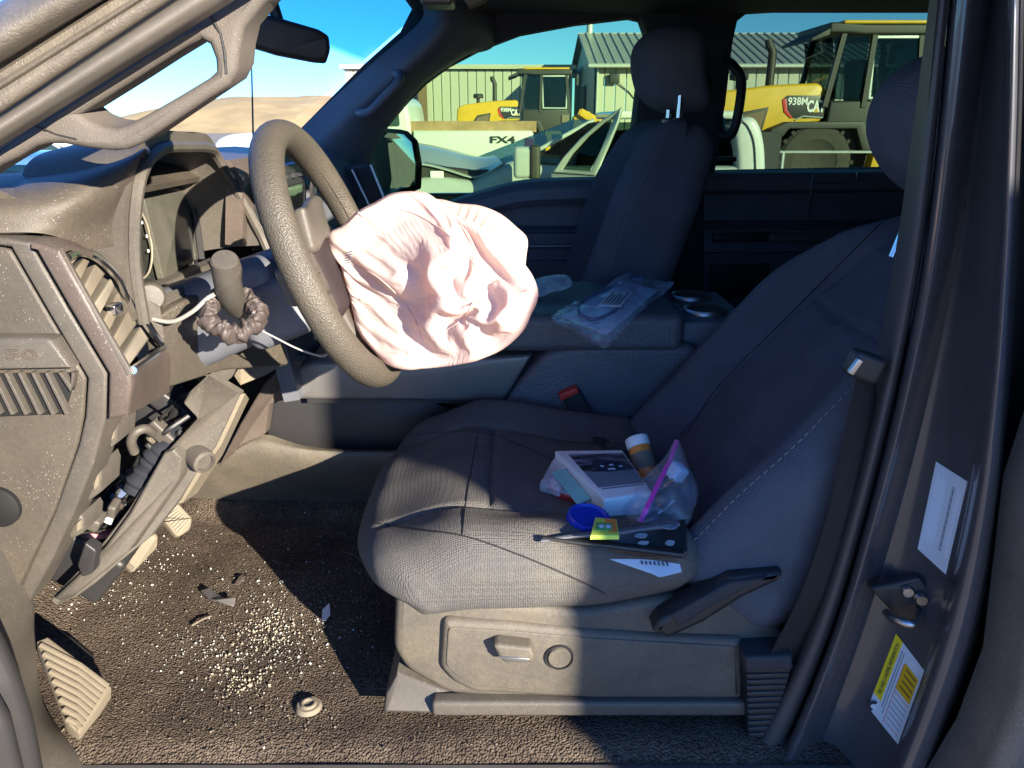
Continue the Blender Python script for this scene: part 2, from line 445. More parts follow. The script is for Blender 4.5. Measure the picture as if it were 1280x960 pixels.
# ================================================================== OUTDOOR SETTING
def setting():
    g = MB(); n = 40
    rows = []
    for i in range(n+1):
        r = []
        for j in range(n+1):
            x = -600+1200*i/n; y = -300+1300*j/n; r.append(V((x, y, 0)))
        rows.append(r)
    g.grid(rows).build('ground', 'ground', kind='structure')
    h = MB(); rows = []; cx = P(352, 150, 125).x
    for i in range(90):
        r = []
        for j in range(40):
            x = cx-30+70*i/89; y = 97+60*j/39
            dx = (x-cx)/(23 if x < cx else 32); dy = (y-127)/29
            z = 5.0*max(0, 1-abs(dx)**2.6)**.8*max(0, 1-dy*dy) if abs(dx) < 1 and abs(dy) < 1 else 0
            z += .5*noise.noise(V((x*.15, y*.15, 3)))*min(1, z)
            r.append(V((x, y, z-.1)))
        rows.append(r)
    h.grid(rows).build('hill', 'hill', kind='structure')
setting()

# ================================================================== THE WRECKED PICKUP WE LOOK INTO
truck = empty('pickup_truck', (0, 1.5, 0), None, 'dark grey pickup truck with open driver door, dusty cab and deployed steering wheel airbag', 'pickup truck')

# ---- cab floor with carpet
fl = MB(); rows = []
for i in range(111):
    x = -1.06+2.1*i/110; r = []
    for j in range(61):
        y = .785+.80*j/60
        z = .80+.006*noise.noise(V((x*6, y*6, 1)))
        if x < -.74: z += (-.74-x)*.75
        if y > 1.42: z += (y-1.42)*.55
        if y < .83: z -= (.83-y)*.5
        r.append(V((x, y, z)))
    rows.append(r)
floor = fl.grid(rows).build('floor_carpet', 'carpet', truck, 'brown looped floor carpet strewn with glass crumbs')
# floor mat anchor
a = PZ(386, 883, .802)
MB().lathe([(.001, .004), (.006, .004), (.008, .007), (.010, .007), (.012, .004), (.016, .004), (.018, .002), (.019, -.002)], a, (0, 0, 1), 28).build('mat_anchor', 'foam_tan', floor)

# ---- rocker sill and kick panel
sill = empty('door_sill', (0, .75, .7), truck)
MB().rails([PP([(-100, 690, .76), (-60, 710, .76), (-20, 760, .76), (0, 820, .76), (24, 880, .755), (44, 930, .75), (90, 1000, .745), (300, 1080, .74)]),
            PP([(-60, 690, .84), (0, 680, .84), (36, 745, .85), (40, 795, .86), (52, 880, .86), (92, 920, .86), (170, 952, .85), (300, 1000, .84)]),
            PP([(-60, 690, .85), (0, 680, .85), (38, 745, .87), (43, 800, .88), (56, 884, .875), (98, 924, .87), (180, 958, .862), (300, 1006, .85)])], 40, 9, 'spline') \
    .build('kick_panel', 'dash_shell', sill, solid=.006)
sc = MB(); prof = [(.66, .70), (.665, .745), (.70, .765), (.745, .77), (.775, .785), (.80, .79), (.815, .775)]
sc.grid([[V((x, y, z)) for y, z in prof] for x in [-.66+1.5*i/20 for i in range(21)]]).build('scuff_plate', 'seal', sill, solid=.012)

# ---- ridged foot rest
fr = empty('foot_rest', PZ(90, 860, .82), truck, 'ridged rubber foot rest beside the kick panel')
fq, fnn = PZ(95, 860, .845), V((.30, -.28, .91))
c4 = [PN(x, y, fq, fnn) for x, y in ((46, 801), (60, 795), (122, 842), (139, 858), (99, 917), (86, 906))]
MB().plate(c4, -fnn, .03, .004).build('foot_pad', 'foam_tan', fr)
nrm = (c4[3]-c4[0]).cross(c4[4]-c4[0]).normalized()
if nrm.dot(CAM-c4[0]) < 0: nrm = -nrm
for k in range(9):
    t = (k+.5)/9
    A = c4[0].lerp(c4[5], t); Bq = c4[2].lerp(c4[4], t*.98); 
    B1 = A.lerp(Bq, .70)+(c4[1]-c4[0])*.10; B2 = c4[3].lerp(c4[4], t)
    path = [A.lerp(B1, q/5) for q in range(6)]+[B1.lerp(B2, q/3) for q in range(1, 4)]
    path = [path[0].lerp(path[1], .3)]+path[1:-1]+[path[-1].lerp(path[-2], .25)]
    MB().tube([p+nrm*.003 for p in path], .0042, 8).build('ridge', 'foam_tan', fr)

# ---- front bulkhead behind everything low
MB().box((-1.10, 1.55, 1.10), (.02, .80, .36)).build('firewall', 'interior_dark', truck)

# ---- end of the dash, facing the open door
dash = empty('dashboard', (-.6, 1.4, 1.0), truck, 'dusty dashboard with its driver side trim torn loose')
Y = (0, 1, 0)
MB().plate(PP([(-70, 302), (0, 308), (12, 312), (60, 394), (107, 473), (104, 520), (97, 555), (67, 640), (22, 737), (10, 760), (-70, 800)], .834), Y, .03, .004, cr=.006).build('end_panel', 'dash', dash)
MB().plate(PP([(-70, 292, .826), (8, 298, .826), (36, 303, .826), (84, 386, .826), (133, 467, .826), (132, 522, .828), (116, 582, .832), (92, 642, .838), (66, 698, .845), (34, 756, .85), (16, 742, .85),
    (24, 736, .845), (67, 642, .838), (98, 556, .832), (106, 520, .828), (109, 473, .826), (62, 394, .826), (13, 309, .826), (-70, 299, .826)]), Y, .05, .004).build('end_frame', 'dash_shell', dash)
MB().plate(PP([(39, 303), (72, 311), (118, 392), (162, 468), (164, 482), (158, 520), (134, 526), (135, 467), (86, 385)], .815), Y, .010, .005).build('side_bezel', 'dash_brown', dash)
# bezel top facet
MB().rails([PP([(39, 303, .815), (55, 307, .815), (72, 312, .815)]), PP([(48, 297, .84), (66, 299, .84), (90, 306, .84)]), PP([(60, 291, .88), (85, 298, .88), (118, 316, .88)])], 8).build('bezel_top', 'dash_brown', dash, solid=.006)
# vent face, turned to the rear seat
MB().rails([PP([(162, 464, .818), (165, 480, .818), (159, 520, .822)]), PP([(185, 449, .91), (190, 462, .91), (186, 505, .915)]), PP([(205, 436, 1.0), (213, 446, 1.0), (212, 490, 1.0)])], 12).build('bezel_foot', 'dash_brown', dash, solid=.012)
vent = empty('side_air_vent', P(140, 400, .9), dash)
rim_px = [(84, 322, .83), (100, 315, .865), (122, 323, .90), (146, 346, .93), (160, 373, .945), (182, 405, .965), (204, 435, .985), (185, 449, .905), (166, 463, .822)]
rimp = PP(rim_px)
MB().tube(catmull(rimp[:7], 30)+linear(rimp[6:], 10)[1:], .0048, 8).build('vent_rim', 'chrome', dash)
MB().tube(PP([(74, 313, .822), (118, 391, .820), (163, 468, .818)]), .004, 8).build('vent_lip', 'dash_shell', dash)
MB().rails([[p+V((-.05, .01, 0)) for p in PP([(74, 316, .84), (118, 394, .84), (163, 466, .84)])], [p+V((-.05, .01, 0)) for p in PP([(112, 316, .90), (160, 372, .95), (206, 438, .98)])]], 6).build('vent_well', 'trim_black', dash, solid=.003)
Lr = catmull(rimp[1:7], 40)
def vl(t): return P(76+(163-76)*t, 319+(464-319)*t, .826)
def vr(t): return Lr[max(0, min(39, int(round(t*39))))]+V((-.006, 0, -.004))
for k in range(7):
    t = k/7
    q = [vl(t+.02), vr(t-.05), vr(t+.045), vl(t+.115)]
    MB().plate(q, (-.9, .1, -.35), .02, .003).build('vent_slat', 'foam_tan' if k % 3 else 'cream_plastic', dash)
for k in range(3):
    MB().rbox((.003, .004, .03), .002, (1, 1, 2), lambda p: Euler((0, -.5, 0)).to_matrix() @ p + P(112+k*26, 360+k*30, .87+.03*k)+V((-.012, 0, 0))).build('vent_vane', 'dash_brown', dash)
MB().rbox((.006, .010, .006), .002, (2, 2, 2), lambda p: p+P(131, 390, .88)+V((.012, 0, .004))).build('vent_tab', 'chrome', dash)
# badge and lower grille on the end panel
MB().plate(PP([(-70, 423), (56, 423), (64, 426), (88, 461), (-70, 464)], .812), Y, .024, .005).build('badge_block', 'dash_shell', dash)
text('50', 'badge_lettering', 'dash_brown', P(26, 444, .8105), (1, 0, 0), (0, 0, 1), .0165, dash, ext=.001, sx=2.3)
MB().plate(PP([(-70, 468), (88, 466), (92, 480), (80, 518), (-70, 524)], .832), Y, .004, .001).build('grille_dark_plate', 'void', dash)  # flat black plate; the shade of the slots is put into its colour
for k in range(8):
    x0 = -30+k*17
    MB().plate(PP([(x0, 466), (x0+3.5, 466), (x0+30, 518), (x0+26, 519)] if x0 < 58 else [(x0, 466), (x0+4, 466), (90, 484), (88, 490)], .822), Y, .009, .0006).build('grille_fin', 'dash_shell', dash)
MB().lathe([(.001, 0), (.022, .001), (.026, .004), (.026, .014)], P(-6, 637, .824), (0, 1, 0), 24).build('black_disc', 'void', dash)  # plain black disc on the end panel
# rear face of the dash end, lower brackets
for (x, y, w, h) in ((138, 545, 15, 22), (118, 605, 16, 24), (96, 660, 15, 16)):
    MB().plate(PP([(x-w, y-h*.6), (x+w*.3, y-h), (x+w*.55, y-h*.6), (x+w*.45, y+h*.45), (x-w*.6, y+h)], .87), Y, .05, .004).build('bracket', 'dash_shell', dash)
    MB().plate(PP([(x-w*.1, y-h*.35), (x+w*.3, y-h*.6), (x+w*.3, y+h*.1), (x-w*.1, y+h*.4)], .866), Y, .01, .002).build('clip', 'foam_tan', dash)

# dash shoulder: the big dusty curve from the door side round to the cluster hood
MB().rails([PP([(-70, 232, .97), (0, 224, .99), (90, 210, 1.01), (150, 195, 1.02), (186, 182, 1.03)]),
            PP([(-70, 243, .88), (0, 236, .89), (90, 222, .91), (150, 205, .94), (179, 188, .965)]),
            PP([(-70, 262, .845), (0, 256, .85), (85, 250, .87), (140, 240, .92), (166, 225, .955)]),
            PP([(-70, 285, .832), (0, 280, .838), (70, 282, .86), (118, 284, .91), (147, 270, .95)]),
            PP([(-70, 296, .830), (0, 291, .834), (60, 293, .855), (112, 312, .905), (147, 305, .95)])], 40, 24, 'spline').build('dash_shoulder', 'dash', dash, solid=.008)
MB().rails([PP([(112, 309, .905), (130, 322, .92), (152, 346, .945), (172, 376, .965), (206, 430, .992)]),
            PP([(140, 295, .95), (150, 318, .955), (164, 345, .965), (181, 372, .975), (200, 384, .985)])], 20, 6).build('hood_leg', 'dash_shell', dash, solid=.02)

# dash top out to the windscreen and across to the passenger side
prof = [(-1.12, 1.43), (-.95, 1.475), (-.78, 1.505), (-.64, 1.525), (-.57, 1.52), (-.53, 1.50)]
ys = [.86+1.5*i/40 for i in range(41)]
MB().grid([catmull([V((x, y, z)) for x, z in prof], 24) for y in ys]).build('dash_top', 'dash', dash, solid=.01)
# cluster hood
bk = [V(q) for q in ((-.60, .975, 1.36), (-.60, .975, 1.45), (-.60, .985, 1.52), (-.60, 1.03, 1.545), (-.60, 1.14, 1.55), (-.60, 1.30, 1.545), (-.60, 1.34, 1.51), (-.60, 1.355, 1.45), (-.60, 1.36, 1.40), (-.60, 1.36, 1.37))]
ft = [V(q) for q in ((-.475, .957, 1.36), (-.472, .955, 1.45), (-.455, .965, 1.54))]+PP([(198, 180, 1.06), (230, 177, 1.16), (258, 179, 1.26), (268, 190, 1.31), (292, 230, 1.345), (320, 282, 1.37), (331, 306, 1.375)])
MB().rails([bk, [V(a).lerp(V(b), .5)+V((0, 0, .004)) for a, b in zip(bk, ft)], ft], 60, 10, 'spline').build('cluster_hood', 'dash_shell', dash, solid=.014)
MB().tube(catmull([V(p)+V((.003, 0, -.007)) for p in ft], 50), .008, 8).build('hood_edge', 'dash_shell', dash)
# instrument cluster
cl = empty('instrument_cluster', (-.54, 1.12, 1.36), dash)
MB().plate([V((-.565, .96, 1.345)), V((-.565, 1.36, 1.345)), V((-.58, 1.35, 1.535)), V((-.58, .975, 1.535))], (-1, 0, -.08), .004, .001, cr=.01).build('gauge_face', 'screen_glass', dash)
dq_ = [PX(176, 230, -.562), PX(234, 216, -.562), PX(251, 322, -.548), PX(205, 350, -.548)]
MB().plate(dq_, (-1, 0, -.08), .010, .002, cr=.006).build('cluster_display', 'display_film', dash)
MB().tube([PX(234, 214, -.556), PX(237, 224, -.556), PX(244, 268, -.55), PX(252, 324, -.544)], .006, 8).build('display_edge', 'trim_black', dash)
MB().tube([PX(172, 232, -.556), PX(204, 222, -.556), PX(234, 214, -.556)], .004, 8).build('display_edge', 'trim_black', dash)
MB().plate([V((-.54, .962, 1.335)), V((-.50, 1.37, 1.345)), V((-.52, 1.37, 1.366)), V((-.55, .965, 1.360))], (-1, 0, 0), .02, .003).build('cluster_sill', 'dash_shell', dash)
for (gx, gy, R) in ((168, 300, .052),):
    gc = PX(gx, gy, -.560)
    MB().tube([gc+V((-.08*(R*sin(q)), R*cos(q), R*sin(q)*1.1)) for q in (pi*2*k/40 for k in range(40))], .0016, 6, closed=True).build('gauge_ring', 'cream_plastic', dash)
    for k in range(9):
        q = radians(-30+k*30); MB().box(gc+V((.001-.08*R*.75*sin(q), R*.75*cos(q), R*.75*sin(q)*1.1)), (.001, .0008, .0022)).build('gauge_mark', 'paper', dash)

# panel below the cluster and the steering column
MB().plate([P(196, 398, .985), P(225, 378, 1.02), P(262, 362, 1.09), P(335, 352, 1.25), P(362, 456, 1.285), P(282, 462, 1.12), P(212, 484, 1.0)], (-1, .15, -.1), .02, .004, cr=.01).build('column_panel', 'dash', dash)
MB().plate(PP([(182, 384, .985), (200, 384, 1.0), (258, 356, 1.12), (250, 350, 1.12), (186, 374, .99)]), (0, 1, -.3), .012, .002).build('panel_ledge', 'dash_shell', dash)
MB().lathe([(.001, 0), (.016, .001), (.019, .005), (.019, .03)], P(188, 372, .985), (-.4, .9, -.1), 18).build('light_switch', 'dash_shell', dash)
col = empty('steering_column', P(350, 370, 1.12), truck)
WC = P(419, 321, 1.12); TAU = radians(21.5); WN = V((cos(TAU), 0, sin(TAU))); WT = V((-sin(TAU), 0, cos(TAU))); WY = V((0, 1, 0))
MB().rbox((.13, .058, .062), .03, (6, 4, 4), lambda p: WC - WN*(.20-p.x) + WY*p.y*(1+.15*(p.x/.13)) + WT*(p.z*(1-.1*p.x/.13)-.012)).build('column_shroud', 'dark_plastic', col)
MB().rbox((.05, .075, .045), .02, (4, 4, 4), lambda p: WC - WN*(.10-p.x) + WY*p.y + WT*(p.z-.035)).build('shroud_collar', 'dark_plastic', col)
# indicator stalk with its round end pointing out of the door
st = [P(318, 398, 1.06), P(298, 386, 1.01), P(289, 370, .975), P(284, 350, .95), P(281, 326, .935)]
MB().tube(catmull(st, 20), [.010+.007*sstep(0, .5, i/19) for i in range(20)], 16).build('stalk_arm', 'dash_shell', col)
ax = (st[-1]-st[-3]).normalized()
MB().lathe([(.0165, -.03), (.0175, -.026), (.0175, -.006), (.0165, .0), (.0150, .003), (.001, .0035)], st[-1], ax, 24).build('stalk_knob', 'dash_shell', col)
MB().lathe([(.0180, -.021), (.0183, -.019), (.0183, -.012), (.0180, -.010)], st[-1], ax, 24).build('stalk_band', 'dash_brown', col)
MB().tube(catmull(PP([(185, 398, .985), (215, 402, .97), (240, 390, .96), (258, 374, .955), (268, 368, .955)]), 24), .0028, 8).build('loose_wire', 'wire_white', col)
MB().tube(catmull(PP([(316, 408, .98), (340, 420, .985), (372, 436, 1.0), (400, 445, 1.02), (408, 443, 1.03)]), 24), .0030, 6, flat=.5).build('cable_tie', 'wire_white', col)
MB().tube(catmull(PP([(338, 336, 1.09), (342, 352, 1.08), (350, 365, 1.08)]), 10), .0012, 5).build('thread', 'wire_white', col)

# ---- steering wheel
sw = empty('steering_wheel', WC - WT*.2, truck, 'dusty leather steering wheel with burst hub')
def wheelpt(R, q, h=0): return WC + WT*(R*cos(q)) + WY*(R*sin(q)) + WN*h
rim = MB(); rows = []
for k in range(96):
    q = 2*pi*k/96; rad = V(WT*cos(q)+WY*sin(q)); rr = .0225+.0015*cos(2*q)
    rows.append([wheelpt(.181, q) + rad*(cos(w)*rr*.88) + WN*(sin(w)*rr) for w in (2*pi*j/20 for j in range(20))])
rim.grid(rows, True, True).build('rim', 'wheel_leather', sw)
MB().tube([wheelpt(.181-.0185, 2*pi*k/96, .006) for k in range(96)], .0013, 5, closed=True).build('rim_seam', 'dash_brown', sw)
for q, w in ((pi/2, .032), (-pi/2, .032), (pi, .040)):
    rad = V(WT*cos(q)+WY*sin(q)); tan_ = V(WT*-sin(q)+WY*cos(q))
    MB().rbox((.065, w, .012), .009, (6, 4, 1), lambda p: WC + rad*(.115+p.x) + tan_*(p.y*(1-.2*(p.x/.065))) + WN*(p.z-.02-.012*(p.x/.065)*0)).build('spoke', 'dash_shell', sw)
MB().rbox((.07, .07, .03), .025, (6, 6, 3), lambda p: WC + WT*(p.x-.01) + WY*p.y + WN*(p.z-.03)).build('hub', 'airbag_in', sw)
MB().rbox((.030, .05, .010), .008, (4, 4, 2), lambda p: WC + WT*(p.x+.055) + WY*(p.y-.05) + WN*(p.z+.004+p.x*.2) + V((0, 0, .006*sin(p.y*60)))).build('torn_cover', 'dash_shell', sw)
for k in range(4):
    MB().rbox((.012, .009, .006), .003, (2, 2, 1), lambda p: WC + WY*(-.115+p.y) + WT*(.045-k*.03+p.x) + WN*(p.z-.002)).build('button', 'dash_shell', sw)
# ---- deployed airbag hanging out of the wheel
AO = [(406, 303), (424, 290), (446, 272), (470, 258), (492, 247), (520, 244), (545, 249), (560, 258), (572, 272), (592, 281), (618, 298), (640, 314), (652, 334), (646, 352), (640, 362), (628, 384), (606, 408), (575, 424),
      (540, 436), (505, 443), (475, 447), (457, 443), (447, 420), (436, 392), (431, 368), (428, 345), (414, 330)]
AB = [(520, 250), (550, 249), (572, 254), (600, 257), (625, 267), (645, 283), (659, 298), (658, 320), (654, 344), (640, 356), (600, 340), (560, 310), (530, 280)]
creases = [((430, 300), (478, 332), -.055, 22), ((428, 318), (470, 300), .030, 12), ((432, 330), (500, 400), .045, 18), ((436, 362), (528, 428), -.060, 18), ((446, 396), (500, 440), .035, 14), ((500, 250), (540, 320), -.030, 16), ((545, 262), (600, 300), .040, 20),
           ((565, 330), (648, 328), -.045, 18), ((470, 300), (505, 390), .030, 12), ((520, 300), (600, 380), .02, 24), ((590, 345), (640, 360), -.035, 14), ((450, 425), (540, 432), .035, 12), ((445, 290), (500, 268), .040, 12),
           ((480, 262), (472, 330), .035, 10), ((440, 340), (470, 440), -.03, 10), ((500, 340), (530, 430), .03, 10), ((540, 385), (612, 398), -.03, 12), ((455, 310), (520, 345), .03, 9), ((452, 350), (515, 412), .03, 8), ((530, 250), (585, 290), -.028, 10),
           ((555, 275), (540, 330), .022, 9), ((570, 300), (630, 320), .03, 9), ((560, 400), (600, 360), .022, 9), ((520, 375), (570, 420), .022, 9), ((482, 395), (530, 400), -.02, 9)]
def seg_d(p, a, b):
    ax, ay = a; bx, by = b; t = max(0, min(1, ((p[0]-ax)*(bx-ax)+(p[1]-ay)*(by-ay))/((bx-ax)**2+(by-ay)**2)))
    return math.hypot(p[0]-ax-t*(bx-ax), p[1]-ay-t*(by-ay))
def airbag():
    """slack cloth: more fabric than the outline can hold, left to buckle into folds"""
    import numpy as np
    cx, cy = 528, 345; na = 360; N = 88
    out = catmull([V((x, y, 0)) for x, y in AO], na, closed=True)
    out = [V((cx, cy, 0)).lerp(p, .94)+V((-4+5*noise.noise(V((k*.05, 2, 1))), 5*noise.noise(V((k*.05, 5, 3)))-10, 0)) for k, p in enumerate(out)]
    ang = [atan2(p.y-cy, p.x-cx) for p in out]
    def edge(q):                                   # outline point in direction q
        k = min(range(na), key=lambda i: abs(((ang[i]-q+pi) % (2*pi))-pi)); return out[k]
    table = [edge(-pi+2*pi*i/720) for i in range(721)]
    pos = []; lim = []; bk = []
    for i in range(N+1):
        for j in range(N+1):
            a_, b_ = 2*i/N-1, 2*j/N-1
            if a_ == 0 and b_ == 0: r, q = 0, 0
            elif abs(a_) > abs(b_): r, q = a_, pi/4*b_/a_
            else: r, q = b_, pi/2-pi/4*a_/b_
            X_, Y_ = r*cos(q), r*sin(q); s_ = min(1, math.hypot(X_, Y_)); q = atan2(Y_, X_)
            o = table[int((q+pi)/(2*pi)*720)]; px = cx+(o.x-cx)*s_; py = cy+(o.y-cy)*s_
            yy = 1.10 - (px-430)/230*.10 + (345-py)/200*.05
            wob = .045*noise.noise(V((px*.014, py*.014, 2.3)))+.025*noise.noise(V((px*.03, py*.03, 6.1)))
            h = sqrt(max(0, 1-s_**2.4))
            pos.append(P(px, py, yy-(.125+wob)*h)); lim.append(yy+.03); bk.append(P(px, py, yy+.12*h))
    X = np.array([tuple(p) for p in pos]); lim = np.array(lim); n = len(X)
    idx = lambda i, j: i*(N+1)+j
    E = []
    for i in range(N+1):
        for j in range(N+1):
            for di, dj, k in ((1, 0, 1.), (0, 1, 1.), (1, 1, .6), (1, -1, .6), (4, 0, .4), (0, 4, .4), (3, 3, .3), (3, -3, .3)):
                if 0 <= i+di <= N and 0 <= j+dj <= N: E.append((idx(i, j), idx(i+di, j+dj), k))
    I = np.array([q[0] for q in E]); J = np.array([q[1] for q in E]); K = np.array([q[2] for q in E])
    mid = (X[I]+X[J])/2
    ex = 1.085+.05*np.sin(mid[:, 0]*19+1)*np.sin(mid[:, 2]*23+2)
    L = np.linalg.norm(X[I]-X[J], axis=1)*np.where(K < .5, ex*.985, ex)
    deg = np.bincount(I, minlength=n)+np.bincount(J, minlength=n)
    pin = np.array([i in (0, N) or j in (0, N) for i in range(N+1) for j in range(N+1)])
    rs = np.random.RandomState(5); X0 = X.copy(); X += rs.normal(0, .0006, X.shape); X[pin] = X0[pin]; PV = X.copy()
    for step in range(170):
        vel = (X-PV)*.90; PV = X.copy()
        X = X+vel; X[:, 2] -= .000032; X[:, 0] += .000024; X[:, 1] += .00002
        for it in range(3):
            d = X[J]-X[I]; ln = np.linalg.norm(d, axis=1)+1e-9
            c = (d.T*(K*.5*(ln-L)/ln)).T
            for ax_ in range(3):
                X[:, ax_] += (np.bincount(I, c[:, ax_], n)-np.bincount(J, c[:, ax_], n))/deg*2.2
            X[pin] = X0[pin]
        X[:, 1] = np.minimum(X[:, 1], lim)
    m = MB()
    m.grid([[V(X[idx(i, j)]) for j in range(N+1)] for i in range(N+1)])
    m.grid([[bk[idx(i, j)] if not pin[idx(i, j)] else V(X[idx(i, j)]) for j in range(N+1)] for i in range(N+1)])
    return m
ab = airbag().build('airbag', 'airbag', sw, 'deflated crumpled white airbag', angle=70)
bm_ = bmesh.new(); bm_.from_mesh(ab.data)
bmesh.ops.subdivide_edges(bm_, edges=bm_.edges, cuts=1, use_grid_fill=True, smooth=1.0)
for _ in range(2): bmesh.ops.smooth_vert(bm_, verts=bm_.verts, factor=.5, use_axis_x=True, use_axis_y=True, use_axis_z=True)
bm_.to_mesh(ab.data); bm_.free()
ab.data.polygons.foreach_set('use_smooth', [True]*len(ab.data.polygons))
def airbag_fold():                         # the rear half of the bag, slack and pleated, behind the front sheet
    cx, cy = 590, 302; na, nr = 160, 40; out = catmull([V((x, y, 0)) for x, y in AB], na, closed=True); m = MB()
    for side in (0, 1):
        rows = []
        for i in range(1, nr+1):
            s_ = i/nr; r = []
            for k in range(na):
                px = cx+(out[k].x-cx)*s_; py = cy+(out[k].y-cy)*s_; a_ = atan2(py-360, px-540)
                pl = abs(((a_*9+.4*noise.noise(V((px*.02, py*.02, 1)))) % 1)-.5)
                y = 1.12+(px-590)*-.0002+(-.05 if side == 0 else .08)*sqrt(max(0, 1-s_**2.2))-(.018*pl*(1-s_**8) if side == 0 else 0)
                r.append(P(px, py, y))
            rows.append(r)
        m.grid(rows, closed_u=True); m.add([sum(rows[0], V((0, 0, 0)))/na]+rows[0], [(0, 1+k, 1+(k+1) % na) for k in range(na)])
    return m
airbag_fold().build('airbag_fold', 'airbag', sw, angle=24)
ab_bvh = surf(ab)
for pth in ([(452, 276), (500, 262), (545, 282), (585, 318), (598, 356), (580, 396), (540, 424)], [(440, 330), (470, 345), (500, 372), (520, 402), (528, 428)]):
    ps_ = [hit(ab_bvh, p.x, p.y, .0008) for p in catmull([V((x, y, 0)) for x, y in pth], 70)]
    MB().tube([p for p in ps_ if p], .0009, 5).build('airbag_seam', 'airbag', sw)
for k in range(14):        # stitched seam at the throat of the bag
    t = k/13; p = hit(ab_bvh, 440-8*t, 314+44*t, .002); p2 = hit(ab_bvh, 433-8*t, 316+44*t, .002)
    if p and p2: MB().tube([p, p2], .0007, 5).build('airbag_stitch', 'wire_grey', sw)

# ---- torn lower dash trim hanging over the pedals
torn = empty('torn_knee_panel', P(170, 680, 1.08), truck, 'dusty torn knee panel hanging diagonally over the pedals')
MB().plate(PP([(260, 468, 1.06), (300, 492, 1.10), (291, 522, 1.10), (268, 560, 1.09), (245, 592, 1.08), (222, 627, 1.07), (187, 672, 1.05), (150, 702, 1.03), (118, 730, 1.01), (93, 748, 1.0), (70, 758, 1.0), (62, 750, 1.0),
    (95, 716, 1.0), (127, 680, 1.01), (160, 637, 1.03), (203, 570, 1.05), (246, 523, 1.06), (228, 504, 1.05), (236, 490, 1.05)]), (.25, 1, .05), .012, .003, cr=.004).build('panel_face', 'dash_shell', torn)
MB().plate(PP([(204, 566, 1.045), (216, 562, 1.045), (226, 574, 1.05), (223, 600, 1.05), (160, 690, 1.02), (128, 716, 1.0), (96, 742, .99), (74, 752, .99), (66, 748, .99), (98, 718, .99), (130, 684, 1.0), (162, 640, 1.02)]), (.25, 1, .05), .02, .005).build('panel_lip', 'dash_shell', torn)
MB().plate(PP([(300, 493, 1.10), (305, 500, 1.15), (272, 570, 1.14), (240, 618, 1.12), (222, 630, 1.08), (246, 592, 1.08), (270, 558, 1.09)]), (.8, .6, .0), .008, .002).build('panel_side', 'foam_tan', torn)
MB().lathe([(.017, .03), (.019, .008), (.018, 0), (.013, -.002), (.012, .003), (.001, .003)], P(256, 578, 1.06), (-.75, .62, .2), 28).build('release_knob', 'dash_shell', torn)

# ---- wiring and boxes in the opened cavity
cav = empty('exposed_wiring', P(190, 580, 1.15), truck)
def rb(name, mat, c, h, r, rot=(0, 0, 0), parent=None, n=(3, 3, 3)):
    R = Euler(rot).to_matrix(); c = V(c)
    return MB().rbox(h, r, n, lambda p: R @ p + c).build(name, mat, parent)
rb('relay_box', 'trim_black', P(220, 505, 1.16), (.035, .03, .016), .006, (0, .8, .2), cav)
rb('relay_box', 'trim_black', P(160, 640, 1.12), (.045, .04, .02), .006, (.2, .6, .1), cav)
rb('relay_box', 'trim_black', P(120, 690, 1.10), (.05, .05, .05), .01, (.1, .7, .1), cav)
rb('fuse_cover', 'dash_shell', P(113, 648, .98), (.017, .014, .011), .005, (.2, .5, .1), cav)
rb('connector', 'dash_shell', P(142, 636, 1.02), (.006, .012, .014), .004, (.3, .4, .1), cav)
rb('connector', 'dash_shell', P(202, 540, 1.08), (.022, .01, .012), .004, (.2, .9, .1), cav)
rb('tag', 'white_plastic', P(136, 651, 1.0), (.005, .002, .005), .001, (.2, .5, .1), cav)
MB().tube(catmull(PP([(168, 565, 1.03), (164, 552, 1.02), (170, 540, 1.02), (182, 536, 1.03), (192, 542, 1.05)]), 20), .007, 12).build('cream_hose', 'dash_shell', cav)
MB().tube(catmull(PP([(228, 535, 1.10), (205, 560, 1.08), (185, 585, 1.07), (168, 615, 1.06)]), 24), [.017+.002*sin(i*2.3)+.002*sin(i*.7) for i in range(24)], 14).build('harness_wrap', 'cloth_blue', cav)
for k in range(30):
    x0 = 240-k*.0-random.uniform(0, 110) if k > 15 else 235-k*7+random.uniform(-6, 6); y0 = (505+k*9+random.uniform(-10, 10)) if k < 16 else 505+(240-x0)*1.35+random.uniform(-12, 12)
    pts = [(x0+random.uniform(-14, 14)-j*9, y0+j*13+random.uniform(-9, 9), 1.12+random.uniform(-.06, .06)) for j in range(5)]
    MB().tube(catmull(PP(pts), 20), random.choice((.0025, .004, .006)), 7).build('wire', random.choice(('trim_black', 'trim_black', 'rubber', 'wire_grey', 'foam_tan', 'label_red', 'trim_black', 'satin_brown')), cav)
for (x, y, w, h, d) in ((108, 700, 12, 22, .98), (185, 520, 26, 16, 1.15), (210, 490, 14, 10, 1.2), (305, 440, 22, 16, 1.22)):
    MB().plate(PP([(x-w, y+h*.3), (x-w*.2, y-h), (x+w, y-h*.5), (x+w*.6, y+h*.8), (x-w*.5, y+h)], d), Y, .02, .003, cr=.004).build('metal_bracket', 'foam_tan' if x > 250 else 'trim_black', cav)
MB().lathe([(.001, .0), (.030, .0), (.034, .006), (.034, .03)], P(270, 460, 1.13), (-.5, .8, .2), 20).build('blank_cap', 'dash_shell', cav)
MB().plate(PP([(300, 455, 1.22), (345, 445, 1.28), (356, 455, 1.28), (330, 470, 1.25), (300, 482, 1.22), (292, 470, 1.22)]), Y, .01, .002).build('tie_bracket', 'foam_tan', cav)

